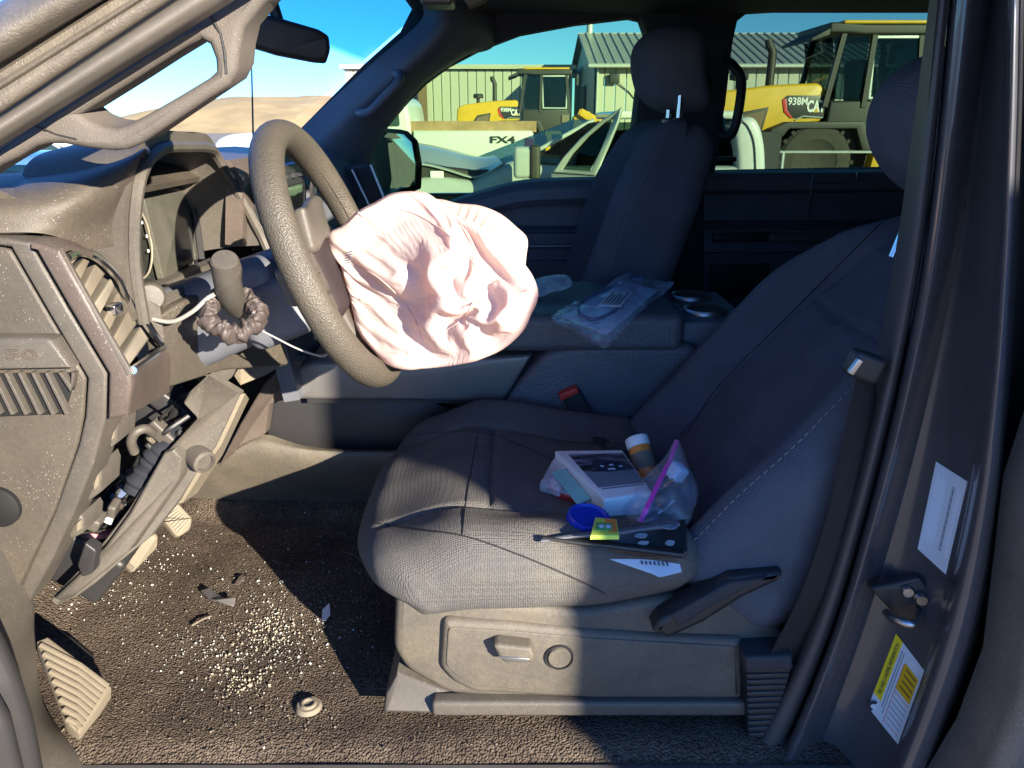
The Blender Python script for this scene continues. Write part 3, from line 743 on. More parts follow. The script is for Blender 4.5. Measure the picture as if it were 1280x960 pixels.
# ---- pedals
pd = empty('pedal_set', P(190, 690, 1.3), truck)
def pedal(name, pts, nd, rows_):
    q = MB().plate(pts, nd, .018, .004, cr=.008).build(name, 'foam_tan', pd)
    a, b, c, d = pts[0], pts[1], pts[2], pts[-1]
    nn = -V(nd).normalized()
    for k in range(rows_):
        t = (k+.8)/(rows_+.6); p0 = a.lerp(d, t); p1 = b.lerp(c, t)
        MB().tube([p0.lerp(p1, .1)+nn*.001, p0.lerp(p1, .9)+nn*.001], .0016, 6).build('tread_rib', 'cream_plastic', pd)
pedal('brake_pedal', [P(196, 640, 1.25), P(222, 627, 1.27), P(241, 648, 1.27), P(238, 662, 1.26), P(222, 672, 1.24)], (-.5, .5, -.45), 9)
pedal('throttle_pedal', [P(150, 700, 1.20), P(188, 664, 1.25), P(198, 668, 1.25), P(197, 684, 1.25), P(166, 716, 1.18)], (-.5, .5, -.45), 10)
MB().tube([P(216, 640, 1.29), P(190, 600, 1.35), P(170, 540, 1.40)], .010, 10).build('pedal_arm', 'trim_black', pd)
# ---- middle of the dash
cs = empty('centre_stack', (-.5, 1.55, 1.0), truck)
MB().rails([[V((-.47, 1.345, 1.39)), V((-.47, 1.55, 1.39)), V((-.47, 1.74, 1.39))], [V((-.455, 1.345, 1.50)), V((-.455, 1.55, 1.50)), V((-.455, 1.74, 1.50))],
            [V((-.475, 1.345, 1.535)), V((-.475, 1.55, 1.537)), V((-.475, 1.74, 1.535))], [V((-.60, 1.345, 1.545)), V((-.60, 1.55, 1.547)), V((-.60, 1.74, 1.545))]], 12).build('stack_housing', 'dash_brown', cs, solid=.03)
MB().plate([V((-.452, 1.40, 1.37)), V((-.452, 1.70, 1.37)), V((-.440, 1.70, 1.515)), V((-.440, 1.40, 1.515))], (-1, 0, .08), .02, .004, cr=.01).build('screen_bezel', 'trim_black', cs)
MB().plate([V((-.4465, 1.43, 1.385)), V((-.4465, 1.67, 1.385)), V((-.4385, 1.67, 1.475)), V((-.4385, 1.43, 1.475))], (-1, 0, .08), .01, .001, cr=.004).build('touch_screen', 'nav_screen', cs)
for k in range(5):
    MB().box((-.437, 1.45+k*.05, 1.494), (.003, .014, .004)).build('hard_key', 'interior_dark', cs)
for yy in (1.385, 1.715):
    MB().tube([V((-.43, yy, 1.20)), V((-.435, yy, 1.37)), V((-.43, yy, 1.525))], .007, 8).build('chrome_strip', 'chrome', cs)
MB().rails([[V((-.40, 1.36, 1.10)), V((-.40, 1.74, 1.10))], [V((-.44, 1.36, 1.36)), V((-.44, 1.74, 1.36))]], 4, 6).build('control_panel', 'dark_plastic', cs, solid=.03)
for k in range(2):
    for j in range(5):
        MB().rbox((.004, .016, .008), .002, (1, 2, 1), lambda p: p+V((-.427+.0, 1.44+j*.055, 1.325-k*.05))+V((k*.008, 0, 0))).build('control_key', 'grey_trim', cs)
for yy in (1.42, 1.68):
    MB().lathe([(.02, 0), (.019, .02), (.017, .024), (.001, .024)], (-.43, yy, 1.22), (1, 0, .1), 20).build('control_knob', 'grey_trim', cs)
# passenger side of the dash
pdash = empty('passenger_dash', (-.5, 2.0, 1.1), truck)
MB().rails([[V((-.42, 1.76, 1.12)), V((-.42, 2.34, 1.12))], [V((-.43, 1.76, 1.22)), V((-.43, 2.34, 1.22))], [V((-.42, 1.76, 1.30)), V((-.42, 2.34, 1.30))], [V((-.44, 1.76, 1.42)), V((-.44, 2.34, 1.42))],
            [V((-.48, 1.76, 1.50)), V((-.48, 2.34, 1.50))], [V((-.54, 1.76, 1.52)), V((-.54, 2.34, 1.52))]], 8, 26, 'spline').build('fascia', 'dark_plastic', pdash, solid=.02)
MB().plate(PP([(430, 212, 2.2), (462, 205, 2.2), (486, 262, 2.2), (470, 275, 2.2), (452, 262, 2.2)]), (-.9, .3, 0), .04, .006).build('end_vent', 'trim_black', pdash)
for a_, b_ in (((463, 206), (484, 258)), ((440, 212), (466, 266))):
    MB().tube(PP([(a_[0], a_[1], 2.19), (b_[0], b_[1], 2.19)]), .006, 8).build('vent_strip', 'satin_metal', pdash)

# ---- centre console
con = empty('centre_console', (.1, 1.55, .85), truck, 'black centre console with padded armrest lid and grey trim bar')
YC = 1.40
MB().plate(PP([(352, 500), (374, 457), (395, 452), (500, 452), (620, 446), (667, 443), (630, 503)], YC-.004), Y, .06, .010, steps=4).build('trim_bar', 'grey_trim', con)
MB().plate(PP([(340, 506), (350, 500), (540, 500), (560, 512), (540, 575), (336, 575), (334, 530)], YC+.035), Y, .02, .002).build('pocket_back', 'trim_black', con)
MB().rails([PP([(300, 560, 1.40), (330, 543, 1.405), (400, 560, 1.405), (560, 562, 1.40), (700, 562, 1.40)]), PP([(285, 568, 1.385), (320, 556, 1.385), (400, 566, 1.385), (560, 568, 1.385), (700, 568, 1.385)]),
            PP([(262, 585, 1.40), (320, 580, 1.395), (400, 588, 1.395), (560, 590, 1.395), (700, 590, 1.395)]), PP([(235, 622, 1.47), (320, 626, 1.47), (400, 626, 1.47), (560, 628, 1.47), (700, 632, 1.47)])], 30, 16, 'spline').build('lower_panel', 'seat_plastic', con, solid=.01)
MB().plate(PP([(352, 500, 1.40), (378, 452, 1.39), (362, 450, 1.37), (330, 480, 1.36), (300, 530, 1.36), (272, 585, 1.36), (300, 560, 1.39), (332, 542, 1.40), (337, 506, 1.40)]), Y, .03, .004).build('stack_side', 'dash_brown', con)
MB().plate(PP([(620, 560, 1.40), (628, 505, 1.395), (655, 470, 1.39), (680, 442, 1.385), (712, 433, 1.385), (790, 432, 1.385), (870, 432, 1.385), (900, 470, 1.385), (900, 600, 1.40), (620, 600, 1.41)]), Y, .30, .016, cr=.02, steps=4).build('bin_side', 'leather', con)
def lid(p):
    q = V(p)
    if q.x < -.12: q.z -= .020*((-.12-q.x)/.08)**1.5*(1 if q.z > 0 else -.2)
    return V((.135, 1.545, 1.222)) + q
lid_ob = MB().rbox((.185, .165, .036), .018, (20, 12, 4), lid).build('armrest_lid', 'leather', con)
MB().tube([V((-.03+.33*k/20, 1.394, 1.2475)) for k in range(21)], .0012, 5).build('lid_stitching', 'stitch', con)
# front of the console: shifter well with chromed rails, cup holders behind the lid
MB().plate([V((-.40, 1.41, 1.155)), V((-.055, 1.41, 1.155)), V((-.055, 1.70, 1.155)), V((-.40, 1.70, 1.155))], (0, 0, -1), .08, .004).build('tray_floor', 'trim_black', con)
MB().tube(PP([(505, 452, 1.425), (600, 450, 1.425), (612, 432, 1.47), (560, 432, 1.47)]), .0035, 8).build('tray_rim', 'chrome', con)
MB().tube(PP([(560, 420, 1.52), (618, 420, 1.52), (622, 405, 1.58)]), .003, 8).build('tray_rim', 'chrome', con)
MB().rbox((.045, .035, .04), .015, (4, 4, 4), lambda p: p+V((-.22, 1.55, 1.20))).build('gear_selector', 'dark_plastic', con)
MB().plate([V((.325, 1.42, 1.235)), V((.46, 1.42, 1.235)), V((.46, 1.70, 1.235)), V((.325, 1.70, 1.235))], (0, 0, -1), .05, .006, cr=.01).build('rear_tray', 'dark_plastic', con)
for yy in (1.50, 1.63):
    MB().lathe([(.036, .006), (.041, .009), (.044, .004), (.044, .0)], (.385, yy, 1.236), (0, 0, 1), 28, caps=False).build('cup_ring', 'satin_metal', con)
    MB().lathe([(.036, .002), (.001, .0021)], (.385, yy, 1.236), (0, 0, 1), 24, caps=False).build('cup_well', 'trim_black', con)
MB().box(P(848, 380, 1.55)+V((0, 0, .0)), (.005, .004, .002)).build('lid_latch', 'chrome', con)

# ---- driver seat
ds = empty('driver_seat', (.05, 1.12, .8), truck, 'dark cloth driver seat, dusty and sunlit along its front edge')
SC = V((.022, 1.12, 1.03))
def cush(p):
    x, y, z = p
    if x > 0: x *= .88
    front = max(0, -x/.24)
    if z > .03:
        b = sstep(.13, .22, abs(y)); z += (.012 if y < 0 else .018)*b*(1-.35*sstep(.1, .24, x))
        z -= .012*(1-b)*sstep(-.2, .05, x)
        for yy in (-.135, .135):
            z -= .007*exp(-((abs(y)-.135)/.006)**2)*sstep(-.235, -.2, x)
            break
        z -= .006*exp(-((x+.055)/.005)**2)*(1-sstep(.12, .14, abs(y)))
    zk = sstep(-.045, .03, z)
    z -= .042*sstep(.35, 1.0, front)*(.25+.75*zk)
    x = x*(1-.10*front*(1-zk))
    x += .075*(abs(y)/.26)**3.2*front
    y += (.012 if y < 0 else -.012)*-sstep(-.05, .03, z)
    z += .006*noise.noise(V((x*9, y*9, 2)))
    z += .035*sstep(.05, .24, x)*(1-zk)
    z -= .034*sstep(-.08, .16, x)*sstep(.05, .22, y)*zk
    return SC+V((x, y, z))
cushion_ob = MB().rbox((.258, .262, .058), .045, (70, 90, 6), cush).build('seat_cushion', 'fabric', ds, angle=60)
def on_top(x, y, dz=.058): return cush(V((x, y, dz)))
# side trim with the power seat switches
sp = MB().plate(PP([(494, 736, .875), (600, 752, .868), (735, 764, .866), (830, 748, .868), (960, 752, .87), (985, 800, .87), (968, 890, .87), (724, 886, .868), (560, 869, .868), (507, 838, .872), (491, 813, .875)]), Y, .05, .012, cr=.012, steps=4).build('side_trim', 'seat_plastic', ds)
MB().plate(PP([(553, 775), (640, 780), (745, 790), (830, 796), (930, 800), (930, 876), (745, 876), (592, 868), (566, 855), (549, 836)], .859), Y, .02, .011, cr=.010, steps=4).build('switch_panel', 'seat_plastic', ds)
MB().plate(PP([(560, 784), (640, 789), (740, 798), (920, 808), (920, 868), (745, 867), (596, 859), (573, 848), (557, 832)], .8575), Y, .006, .002, cr=.008).build('switch_inset', 'seat_plastic', ds)
MB().plate(PP([(616, 808), (622, 806), (664, 811), (668, 820), (665, 829), (630, 829), (622, 820)], .836), Y, .024, .005, cr=.003).build('seat_switch', 'seat_plastic', ds)
MB().plate(PP([(624, 821), (662, 823), (660, 829), (632, 828)], .834), Y, .01, .002).build('switch_lip', 'satin_metal', ds)
o_ = P(699, 821, .857)
MB().lathe([(.001, -.004), (.0145, -.004), (.016, -.002), (.0165, .004)], o_, (0, 1, 0), 28).build('lumbar_dial', 'seat_plastic', ds)
MB().lathe([(.0172, .001), (.0178, -.003), (.0190, -.003), (.0196, .001)], o_, (0, 1, 0), 28, caps=False).build('dial_ring', 'trim_black', ds)
MB().plate(PP([(478, 892, .862), (482, 868, .87), (496, 842, .875), (560, 866, .872), (726, 884, .865), (728, 897, .855), (600, 895, .855)]), Y, .10, .006).build('seat_foot', 'dash_shell', ds)
MB().rbox((.24, .012, .012), .006, (8, 2, 2), lambda p: p+V((.13, .862, .835))).build('slide_rail', 'dash_shell', ds)
MB().box((.03, 1.12, .90), (.17, .22, .09)).build('seat_frame', 'trim_black', ds)
MB().plate(PP([(815, 790, .838), (825, 776, .838), (915, 722, .838), (980, 716, .838), (978, 726, .838), (930, 748, .838), (880, 780, .838), (835, 800, .838)]), Y, .03, .008, cr=.004).build('recliner_cover', 'trim_black', ds)
MB().plate(PP([(838, 770, .834), (912, 728, .834), (960, 722, .834), (885, 762, .834), (848, 786, .834)]), Y, .02, .004).build('recliner_lever', 'interior_dark', ds)
# backrest
BE = V((.638, 0, .770)); BN = V((-.770, 0, .638)); BY = V((0, 1, 0)); B0 = V((.221, 1.12, 1.018))
def back(p):
    x, y, z = p
    t = (x+.322)/.644
    w = 1-.30*sstep(.62, 1.0, t)-.02*(1-sstep(0, .15, t))
    if z > 0:
        b = sstep(.145, .225, abs(y)); z += .052*b*(1-.75*sstep(.55, .95, t))
        z -= .012*(1-b)
        z -= .007*exp(-((abs(y)-.15)/.006)**2)
        for xx in (-.14, .085): z -= .005*exp(-((x-xx-.25*y*y)/.006)**2)*(1-sstep(.13, .15, abs(y)))
        z += .014*sin(pi*min(1, t*1.4))*(1-b)
    z -= .05*sstep(.8, 1.0, t)*(1 if z > 0 else 0)
    z += .005*noise.noise(V((x*8, y*8, 5)))
    return B0 + BE*(x+.322) + BY*(y*w) + BN*(z-.092)
backrest_ob = MB().rbox((.322, .265, .070), .05, (80, 80, 8), back).build('backrest', 'fabric_plain', ds, angle=60)
pts = []
for k in range(46):
    x = -.300+.515*k/45; q = back(V((x, -.235, .062))); pts.append(q+V((-.003, -.004, .003)))
for k in range(0, 45):
    MB().tube([pts[k].lerp(pts[k+1], .15), pts[k].lerp(pts[k+1], .7)], .0011, 5).build('stitch', 'stitch', ds)
cb_, bb_ = surf(cushion_ob), surf(backrest_ob)
def seam(bv, pts, n, mat='trim_black', r=.0011, name='seam'):
    ps_ = [hit(bv, p.x, p.y, .0006) for p in catmull([V((x, y, 0)) for x, y in pts], n)]; ps_ = [p for p in ps_ if p]
    if len(ps_) > 2: MB().tube(ps_, r, 5).build(name, mat, ds)
seam(cb_, [(462, 653), (520, 662), (580, 670), (650, 694), (720, 724), (756, 742)], 60)
seam(cb_, [(596, 545), (588, 590), (581, 640), (578, 668)], 40)
seam(cb_, [(505, 545), (560, 540), (620, 545), (690, 575), (720, 590)], 50)
seam(bb_, [(1130, 250), (1060, 320), (985, 395), (900, 480), (860, 540)], 60)
HC = V((.585, 1.12, 1.582))
def headr(p):
    x, y, z = p
    return HC + V((x + .35*max(0, -z)*.25 + .05*(z/.1)**2*(1 if x < 0 else .4) + .09*(y/.13)**2*.25, y*(1-.12*(z/.1)**2), z)) + V((-.02*z/.1, 0, 0))
MB().rbox((.068, .135, .112), .058, (10, 16, 14), headr).build('headrest', 'fabric_plain', ds, angle=60)
for yy in (1.06, 1.18):
    MB().tube([V((.615, yy, 1.52)), V((.585, yy, 1.40))], .007, 10).build('headrest_post', 'chrome', ds)
MB().plate(PP([(700, 494, 1.372), (723, 486, 1.372), (758, 545, 1.372), (742, 552, 1.372), (730, 546, 1.372)]), Y, .02, .004, cr=.003).build('belt_buckle', 'trim_black', ds)
MB().plate(PP([(699, 494, 1.364), (721, 485, 1.364), (724, 491, 1.364), (701, 502, 1.364)]), Y, .022, .002).build('buckle_button', 'red', ds)
def onb(px, py): return hit(SEATB, px, py, .012) or P(px, py, 1.33)
SEATB = surf(cushion_ob, backrest_ob)
MB().rails([[P(734, 540, 1.362), onb(752, 558), onb(775, 573), onb(800, 590)], [P(743, 533, 1.362), onb(760, 551), onb(784, 565), onb(808, 581)]], 14).build('buckle_strap', 'trim_black', ds, solid=.004)

# ---- seat belt hanging by the pillar
sb = empty('seat_belt', P(965, 870, .84), truck)
MB().rails([PP([(1071, 470, .835), (1056, 545, .832), (1036, 640, .83), (1000, 745, .83), (956, 832, .838)]), PP([(1096, 470, .850), (1094, 545, .848), (1080, 640, .845), (1046, 745, .845), (992, 834, .855)])], 24, 8).build('webbing', 'trim_black', sb, solid=.002)
MB().rbox((.020, .012, .016), .007, (3, 3, 3), lambda p: Euler((0, .35, 0)).to_matrix() @ p + P(1080, 457, .835)).build('latch_tongue', 'trim_black', sb)
MB().rbox((.004, .003, .010), .0015, (2, 2, 2), lambda p: Euler((0, .5, 0)).to_matrix() @ p + P(1069, 458, .82)).build('tongue_plate', 'steel', sb)
bt = MB()
for k in range(12):
    yy = 836+k*7.4; x0 = 932-.02*(k*7)+k*.4; x1 = 990-k*2.2
    q = [(x0, yy), (x1, yy-2), (x1-1, yy+5.2), (x0+1, yy+6.6)]
    MB().plate(PP(q, .835), Y, .03, .003).build('boot_rib', 'trim_black', sb)
MB().plate(PP([(931, 822), (991, 820), (993, 838), (932, 842)], .830), Y, .045, .006).build('boot_collar', 'interior_dark', sb)
MB().plate(PP([(934, 836), (988, 836), (968, 925), (937, 925)], .845), Y, .03, .004).build('boot_core', 'trim_black', sb)

# ---- passenger seat
ps = empty('passenger_seat', (.15, 1.99, .8), truck, 'dark cloth passenger seat with raised headrest')
PB = V((.185, 1.99, 1.10)); PE = V((.30, 0, .954)); PN = V((-.954, 0, .30))
def pback(p):
    x, y, z = p; t = (x+.27)/.54
    w = 1-.26*sstep(.6, 1.0, t)
    if z > 0:
        b = sstep(.14, .22, abs(y)); z += .05*b*(1-.7*sstep(.6, 1, t)); z -= .01*(1-b)
        z -= .006*exp(-((abs(y)-.145)/.006)**2)
    z -= .03*sstep(.85, 1, t)*(1 if z > 0 else -.3)
    return PB + PE*(x+.27) + BY*(y*w) + PN*(z-.06)
MB().rbox((.27, .25, .078), .055, (50, 50, 8), pback).build('backrest', 'fabric_plain', ps, angle=60)
pts = [pback(V((-.25+.46*k/40, -.252, .030)))+V((-.002, -.002, 0)) for k in range(41)]
for k in range(40):
    MB().tube([pts[k].lerp(pts[k+1], .15), pts[k].lerp(pts[k+1], .7)], .0011, 4).build('stitch', 'stitch', ps)
PH = P(816, 90, 2.0)+V((.02, 0, 0))
def phead(p):
    x, y, z = p; return PH + V((x + .06*(z/.1)**2*.5 - .018*z/.1 + .03*(y/.13)**2, y*(1-.12*(z/.1)**2), z))
MB().rbox((.070, .135, .096), .058, (10, 16, 14), phead).build('headrest', 'fabric_plain', ps, angle=60)
for yy, q in ((1.93, (835, 847)), (1.88, (848, 860))):
    MB().tube([P(q[0], 152, yy), P(q[0]+2, 128, yy), P(q[0]+3, 110, yy)], .006, 10).build('headrest_post', 'chrome', ps)
    MB().lathe([(.013, 0), (.014, .006), (.010, .010)], P(q[0], 153, yy), (0, 0, 1), 14).build('post_collar', 'steel', ps)
MB().rbox((.23, .25, .07), .05, (14, 14, 4), lambda p: p+V((.0, 1.99, 1.03))).build('seat_cushion', 'fabric_plain', ps, angle=60)
# ---- passenger side of the cab
body = empty('cab_side', (.3, 2.36, .8), truck)
far = PP([(300, 420), (300, 300), (372, 164), (455, 80), (500, 40), (540, -40), (1500, -60), (1500, 480)], 2.36)
w1 = PP([(452, 232), (462, 178), (484, 156), (509, 126), (530, 105), (560, 83), (600, 62), (650, 43), (720, 30), (788, 22), (801, 25), (807, 42), (796, 120), (784, 222), (690, 224), (655, 226), (620, 236), (545, 262), (500, 300), (460, 330)], 2.36)
w2 = PP([(936, 15), (1000, 11), (1168, 7), (1330, 5), (1330, 209), (1100, 210), (890, 214), (898, 180), (907, 130), (916, 53), (922, 26)], 2.36)
MB().plate(far, Y, .06, .004, holes=[w1, w2]).build('side_frame', 'headliner', body)
MB().plate([p+V((0, .035, 0)) for p in PP([(440, 350), (450, 180), (500, 120), (560, 70), (650, 30), (820, 10), (820, 240), (640, 250), (500, 350)], 2.36)], Y, .004).build('front_window', 'window_green', body)
MB().plate([p+V((0, .035, 0)) for p in PP([(880, 230), (890, 40), (930, 5), (1345, -5), (1345, 230)], 2.36)], Y, .004).build('rear_window', 'window_dark', body)
# far windscreen pillar trim with its grab handle
MB().rails([PP([(508, -30, 2.24), (528, 8, 2.22), (522, 30, 2.22), (470, 75, 2.24), (420, 120, 2.26), (372, 164, 2.27), (330, 204, 2.28)]),
            PP([(560, -20, 2.20), (560, 22, 2.18), (545, 50, 2.18), (498, 96, 2.20), (452, 136, 2.22), (405, 184, 2.24), (360, 232, 2.26)]),
            PP([(600, -10, 2.30), (600, 40, 2.28), (570, 70, 2.28), (525, 106, 2.30), (486, 152, 2.31), (452, 200, 2.32), (420, 250, 2.33)]),
            PP([(620, -10, 2.38), (620, 54, 2.37), (580, 72, 2.37), (528, 107, 2.37), (488, 154, 2.37), (458, 204, 2.37), (430, 254, 2.37)])], 40, 18, 'spline').build('pillar_trim', 'dark_plastic', body, solid=.012)
MB().tube(catmull(PP([(448, 142, 2.20), (462, 140, 2.17), (480, 122, 2.16), (497, 104, 2.16), (500, 94, 2.18), (494, 92, 2.20)]), 30), .012, 12).build('grab_handle', 'dark_plastic', body)
MB().plate(PP([(450, 142, 2.205), (462, 128, 2.20), (492, 98, 2.19), (497, 103, 2.19), (478, 124, 2.20), (460, 140, 2.205)]), Y, .01, .002).build('handle_recess', 'trim_black', body)
MB().tube(catmull(PP([(900, 150, 2.30), (903, 168, 2.24), (914, 168, 2.22), (922, 145, 2.22), (927, 102, 2.22), (918, 84, 2.24), (908, 76, 2.30)]), 30), .013, 12).build('pillar_handle', 'trim_black', body)
MB().plate(PP([(796, 10), (925, 10), (915, 60), (903, 160), (890, 240), (784, 240), (798, 120), (809, 40)], 2.335), Y, .02, .006).build('centre_pillar', 'headliner', body)
MB().rbox((.03, .012, .04), .008, (2, 2, 2), lambda p: p+P(866, 108, 2.31)).build('belt_guide', 'trim_black', body)
MB().plate(PP([(897, 196), (921, 196), (921, 202), (897, 203)], 2.33), Y, .02, .003).build('lock_cover', 'trim_black', body)
# door linings
def lining(name, rows, nu=30, nv=40):
    d = empty(name, rows[-1][0], truck)
    return d
fd = empty('passenger_door', (.2, 2.3, .8), truck, 'dark passenger door lining below green tinted window')
r0 = [(440, 345), (500, 292), (545, 258), (620, 233), (660, 225), (720, 222), (800, 221)]
def off(dy, y): return PP([(a, b+dy, y) for a, b in r0])
lo = lambda b, y: PP([(440, b+60, y), (500, b+30, y), (545, b+12, y), (620, b, y), (660, b, y), (720, b, y), (800, b, y)])
MB().rails([off(-1, 2.355), off(3, 2.31), off(12, 2.29), off(26, 2.285), off(34, 2.30), PP([(440, 420, 2.325), (500, 350, 2.325), (545, 300, 2.325), (620, 268, 2.325), (660, 256, 2.325), (720, 250, 2.325), (800, 249, 2.325)]),
            lo(282, 2.325), lo(288, 2.27)], 40, 36).build('upper_lining', 'dark_plastic', fd, solid=.01)
MB().rails([lo(289, 2.27), lo(292, 2.245), lo(306, 2.245), lo(309, 2.265), lo(324, 2.265), lo(327, 2.25), lo(420, 2.27)], 30, 30).build('arm_rest', 'leather', fd, solid=.01)
MB().tube(PP([(655, 308, 2.255), (800, 307, 2.255)]), .0025, 6).build('trim_line', 'satin_metal', fd)
MB().tube(PP([(505, 283, 2.31), (505, 295, 2.31)]), .003, 6).build('seam', 'trim_black', fd)
MB().tube(PP([(774, 214, 2.33), (775, 222, 2.33)]), .005, 8).build('lock_pin', 'chrome', fd)
rd = empty('far_rear_door', (.9, 2.3, .8), truck, 'dark far rear door lining below dark tinted window')
def hl(y, d, x0=880, x1=1320): return PP([(x0, y+3, d), ((x0+x1)/2, y+1, d), (x1, y-1, d)])
MB().rails([hl(210, 2.355), hl(214, 2.31), hl(224, 2.30), hl(236, 2.30), hl(240, 2.33), hl(274, 2.33), hl(277, 2.29)], 12, 30).build('upper_lining', 'dark_plastic', rd, solid=.01)
MB().rails([hl(278, 2.29), hl(282, 2.27), hl(286, 2.285), hl(312, 2.28), hl(315, 2.30), hl(420, 2.31)], 12, 24).build('lower_lining', 'dark_plastic', rd, solid=.01)
MB().tube(PP([(1017, 218, 2.29), (1014, 240, 2.285), (1009, 276, 2.285)]), .0028, 6).build('bright_seam', 'satin_metal', rd)
MB().tube(PP([(1017, 229, 2.285), (1070, 227, 2.285), (1071, 215, 2.29)]), .0022, 6).build('bright_seam', 'satin_metal', rd)
MB().rbox((.09, .012, .012), .006, (6, 2, 2), lambda p: p+P(1000, 297, 2.255)).build('pull_handle', 'grey_trim', rd)
MB().plate(PP([(892, 292), (965, 290), (965, 302), (892, 304)], 2.268), Y, .02, .003).build('switch_plate', 'trim_black', rd)
MB().tube(PP([(890, 318, 2.27), (985, 314, 2.27)]), .002, 6).build('bright_line', 'satin_metal', rd)
MB().plate(PP([(888, 332), (962, 330), (962, 370), (888, 374)], 2.285), Y, .02, .004).build('speaker_cover', 'trim_black', rd)

# ---- roof, rear wall
roof = empty('roof', (.6, 1.55, 1.86), truck)
MB().rbox((1.02, .80, .03), .025, (12, 12, 2), lambda p: p + V((.74, 1.55, 1.905+.015*(1-(p.y/.8)**2)))).build('headliner', 'headliner', roof)
MB().rbox((1.0, .84, .012), .01, (12, 12, 1), lambda p: p + V((.74, 1.55, 1.955+.02*(1-(p.y/.84)**2)))).build('roof_skin', 'body_paint', roof)
MB().rbox((1.02, .045, .05), .025, (12, 2, 2), lambda p: p + V((.72, .765, 1.895))).build('side_rail', 'body_paint', roof)
MB().box((1.74, 1.55, 1.35), (.02, .80, .55)).build('rear_wall', 'interior_dark', roof)
MB().rbox((.035, .05, .018), .010, (3, 3, 2), lambda p: p+P(548, -2, 1.85)).build('map_lamp', 'grey_trim', roof)
MB().plate(PP([(574, -10), (612, -10), (606, 0), (586, 8)], 1.75), Y, .05, .003).build('overhead_bin', 'foam_tan', roof)

# ---- windscreen, mirror, wipers, bonnet
ws = lambda y, z: V((-.305+(z-1.854)/.754, y, z))
MB().plate([ws(.70, 1.43), ws(2.40, 1.43), ws(2.40, 1.90), ws(.70, 1.90)], (-.6, 0, .8), .005).build('windscreen', 'windshield', truck, origin=(-.5, 1.55, 1.756))
mr = empty('interior_mirror', P(356, 48, 1.42), truck, 'dark rear view mirror seen from behind')
mo = P(357, 45, 1.42)
MB().plate(PP([(299, 22, 1.38), (308, 12, 1.38), (350, 22, 1.40), (398, 36, 1.43), (411, 44, 1.44), (413, 62, 1.44), (408, 78, 1.44), (392, 77, 1.43), (345, 68, 1.40), (306, 56, 1.38), (299, 46, 1.38)]), (-.25, 1, 0), .035, .009, cr=.006, steps=4).build('mirror_case', 'trim_black', mr)
MB().tube([mo+V((-.01, .0, .02)), mo+V((-.03, .0, .10)), mo+V((-.035, 0, .16))], .010, 10).build('mirror_stem', 'trim_black', mr)
wp = empty('windscreen_wiper', (-.95, 1.7, 1.44), truck)
MB().tube([V((-.90, 1.35, 1.452)), V((-.86, 1.7, 1.475)), V((-.90, 2.05, 1.452))], .007, 8).build('wiper_arm', 'rubber', wp)
MB().tube([V((-.89, 1.25, 1.462)), V((-.84, 1.7, 1.485)), V((-.89, 2.12, 1.462))], .004, 6).build('wiper_blade', 'rubber', wp)
bon = MB()
bon.rails([[V((-1.12, .72, 1.38)), V((-1.14, 1.55, 1.42)), V((-1.12, 2.38, 1.38))], [V((-1.5, .72, 1.36)), V((-1.5, 1.55, 1.40)), V((-1.5, 2.38, 1.36))], [V((-2.1, .76, 1.27)), V((-2.1, 1.55, 1.31)), V((-2.1, 2.34, 1.27))],
           [V((-2.2, .78, 1.18)), V((-2.2, 1.55, 1.22)), V((-2.2, 2.32, 1.18))], [V((-2.22, .78, .6)), V((-2.25, 1.55, .6)), V((-2.22, 2.32, .6))]], 20, 20, 'spline').build('bonnet', 'body_paint', truck, solid=.01)
for yy, s_ in ((.70, 1), (2.40, -1)):
    MB().plate([V((-1.02, yy, .55)), V((-1.0, yy, 1.36)), V((-1.5, yy, 1.34)), V((-2.15, yy+.05*s_, 1.22)), V((-2.2, yy+.06*s_, .6))], (0, s_, 0), .03, .01).build('fender', 'body_paint', truck)
    MB().lathe([(.001, 0), (.24, .01), (.26, .05), (.40, .03), (.41, .12), (.40, .25)], (-1.62, yy-.03*s_, .40), (0, s_, 0), 32).build('front_wheel', 'tyre', truck)
    MB().lathe([(.001, 0), (.24, .01), (.26, .05), (.40, .03), (.41, .12), (.40, .25)], (1.95, yy-.03*s_, .40), (0, s_, 0), 32).build('rear_wheel', 'tyre', truck)
MB().tube([P(317, 195, 2.42), P(314, 60, 2.42), P(312, -60, 2.42)], [.003, .002, .0012], 6).build('antenna', 'rubber', truck)
# passenger side mirror
om = empty('door_mirror', P(500, 240, 2.6), truck, 'black framed passenger door mirror outside the green window')
mq = [(474, 172, 2.66), (482, 160, 2.66), (506, 162, 2.58), (520, 176, 2.55), (525, 205, 2.55), (524, 236, 2.55), (500, 246, 2.60), (474, 252, 2.66)]
MB().plate(PP([(a, b, c) for a, b, c in mq]), (-.8, .55, 0), .07, .01, cr=.008).build('mirror_shell', 'trim_black', om)
MB().plate(PP([(480, 172, 2.64), (486, 166, 2.62), (505, 168, 2.575), (515, 178, 2.55), (520, 206, 2.54), (519, 231, 2.54), (499, 238, 2.58), (482, 244, 2.64)]), (-.8, .55, 0), .004, .001).build('mirror_glass', 'mirror', om)
MB().rbox((.05, .10, .03), .02, (3, 3, 3), lambda p: p+P(478, 250, 2.50)).build('mirror_arm', 'trim_black', om)

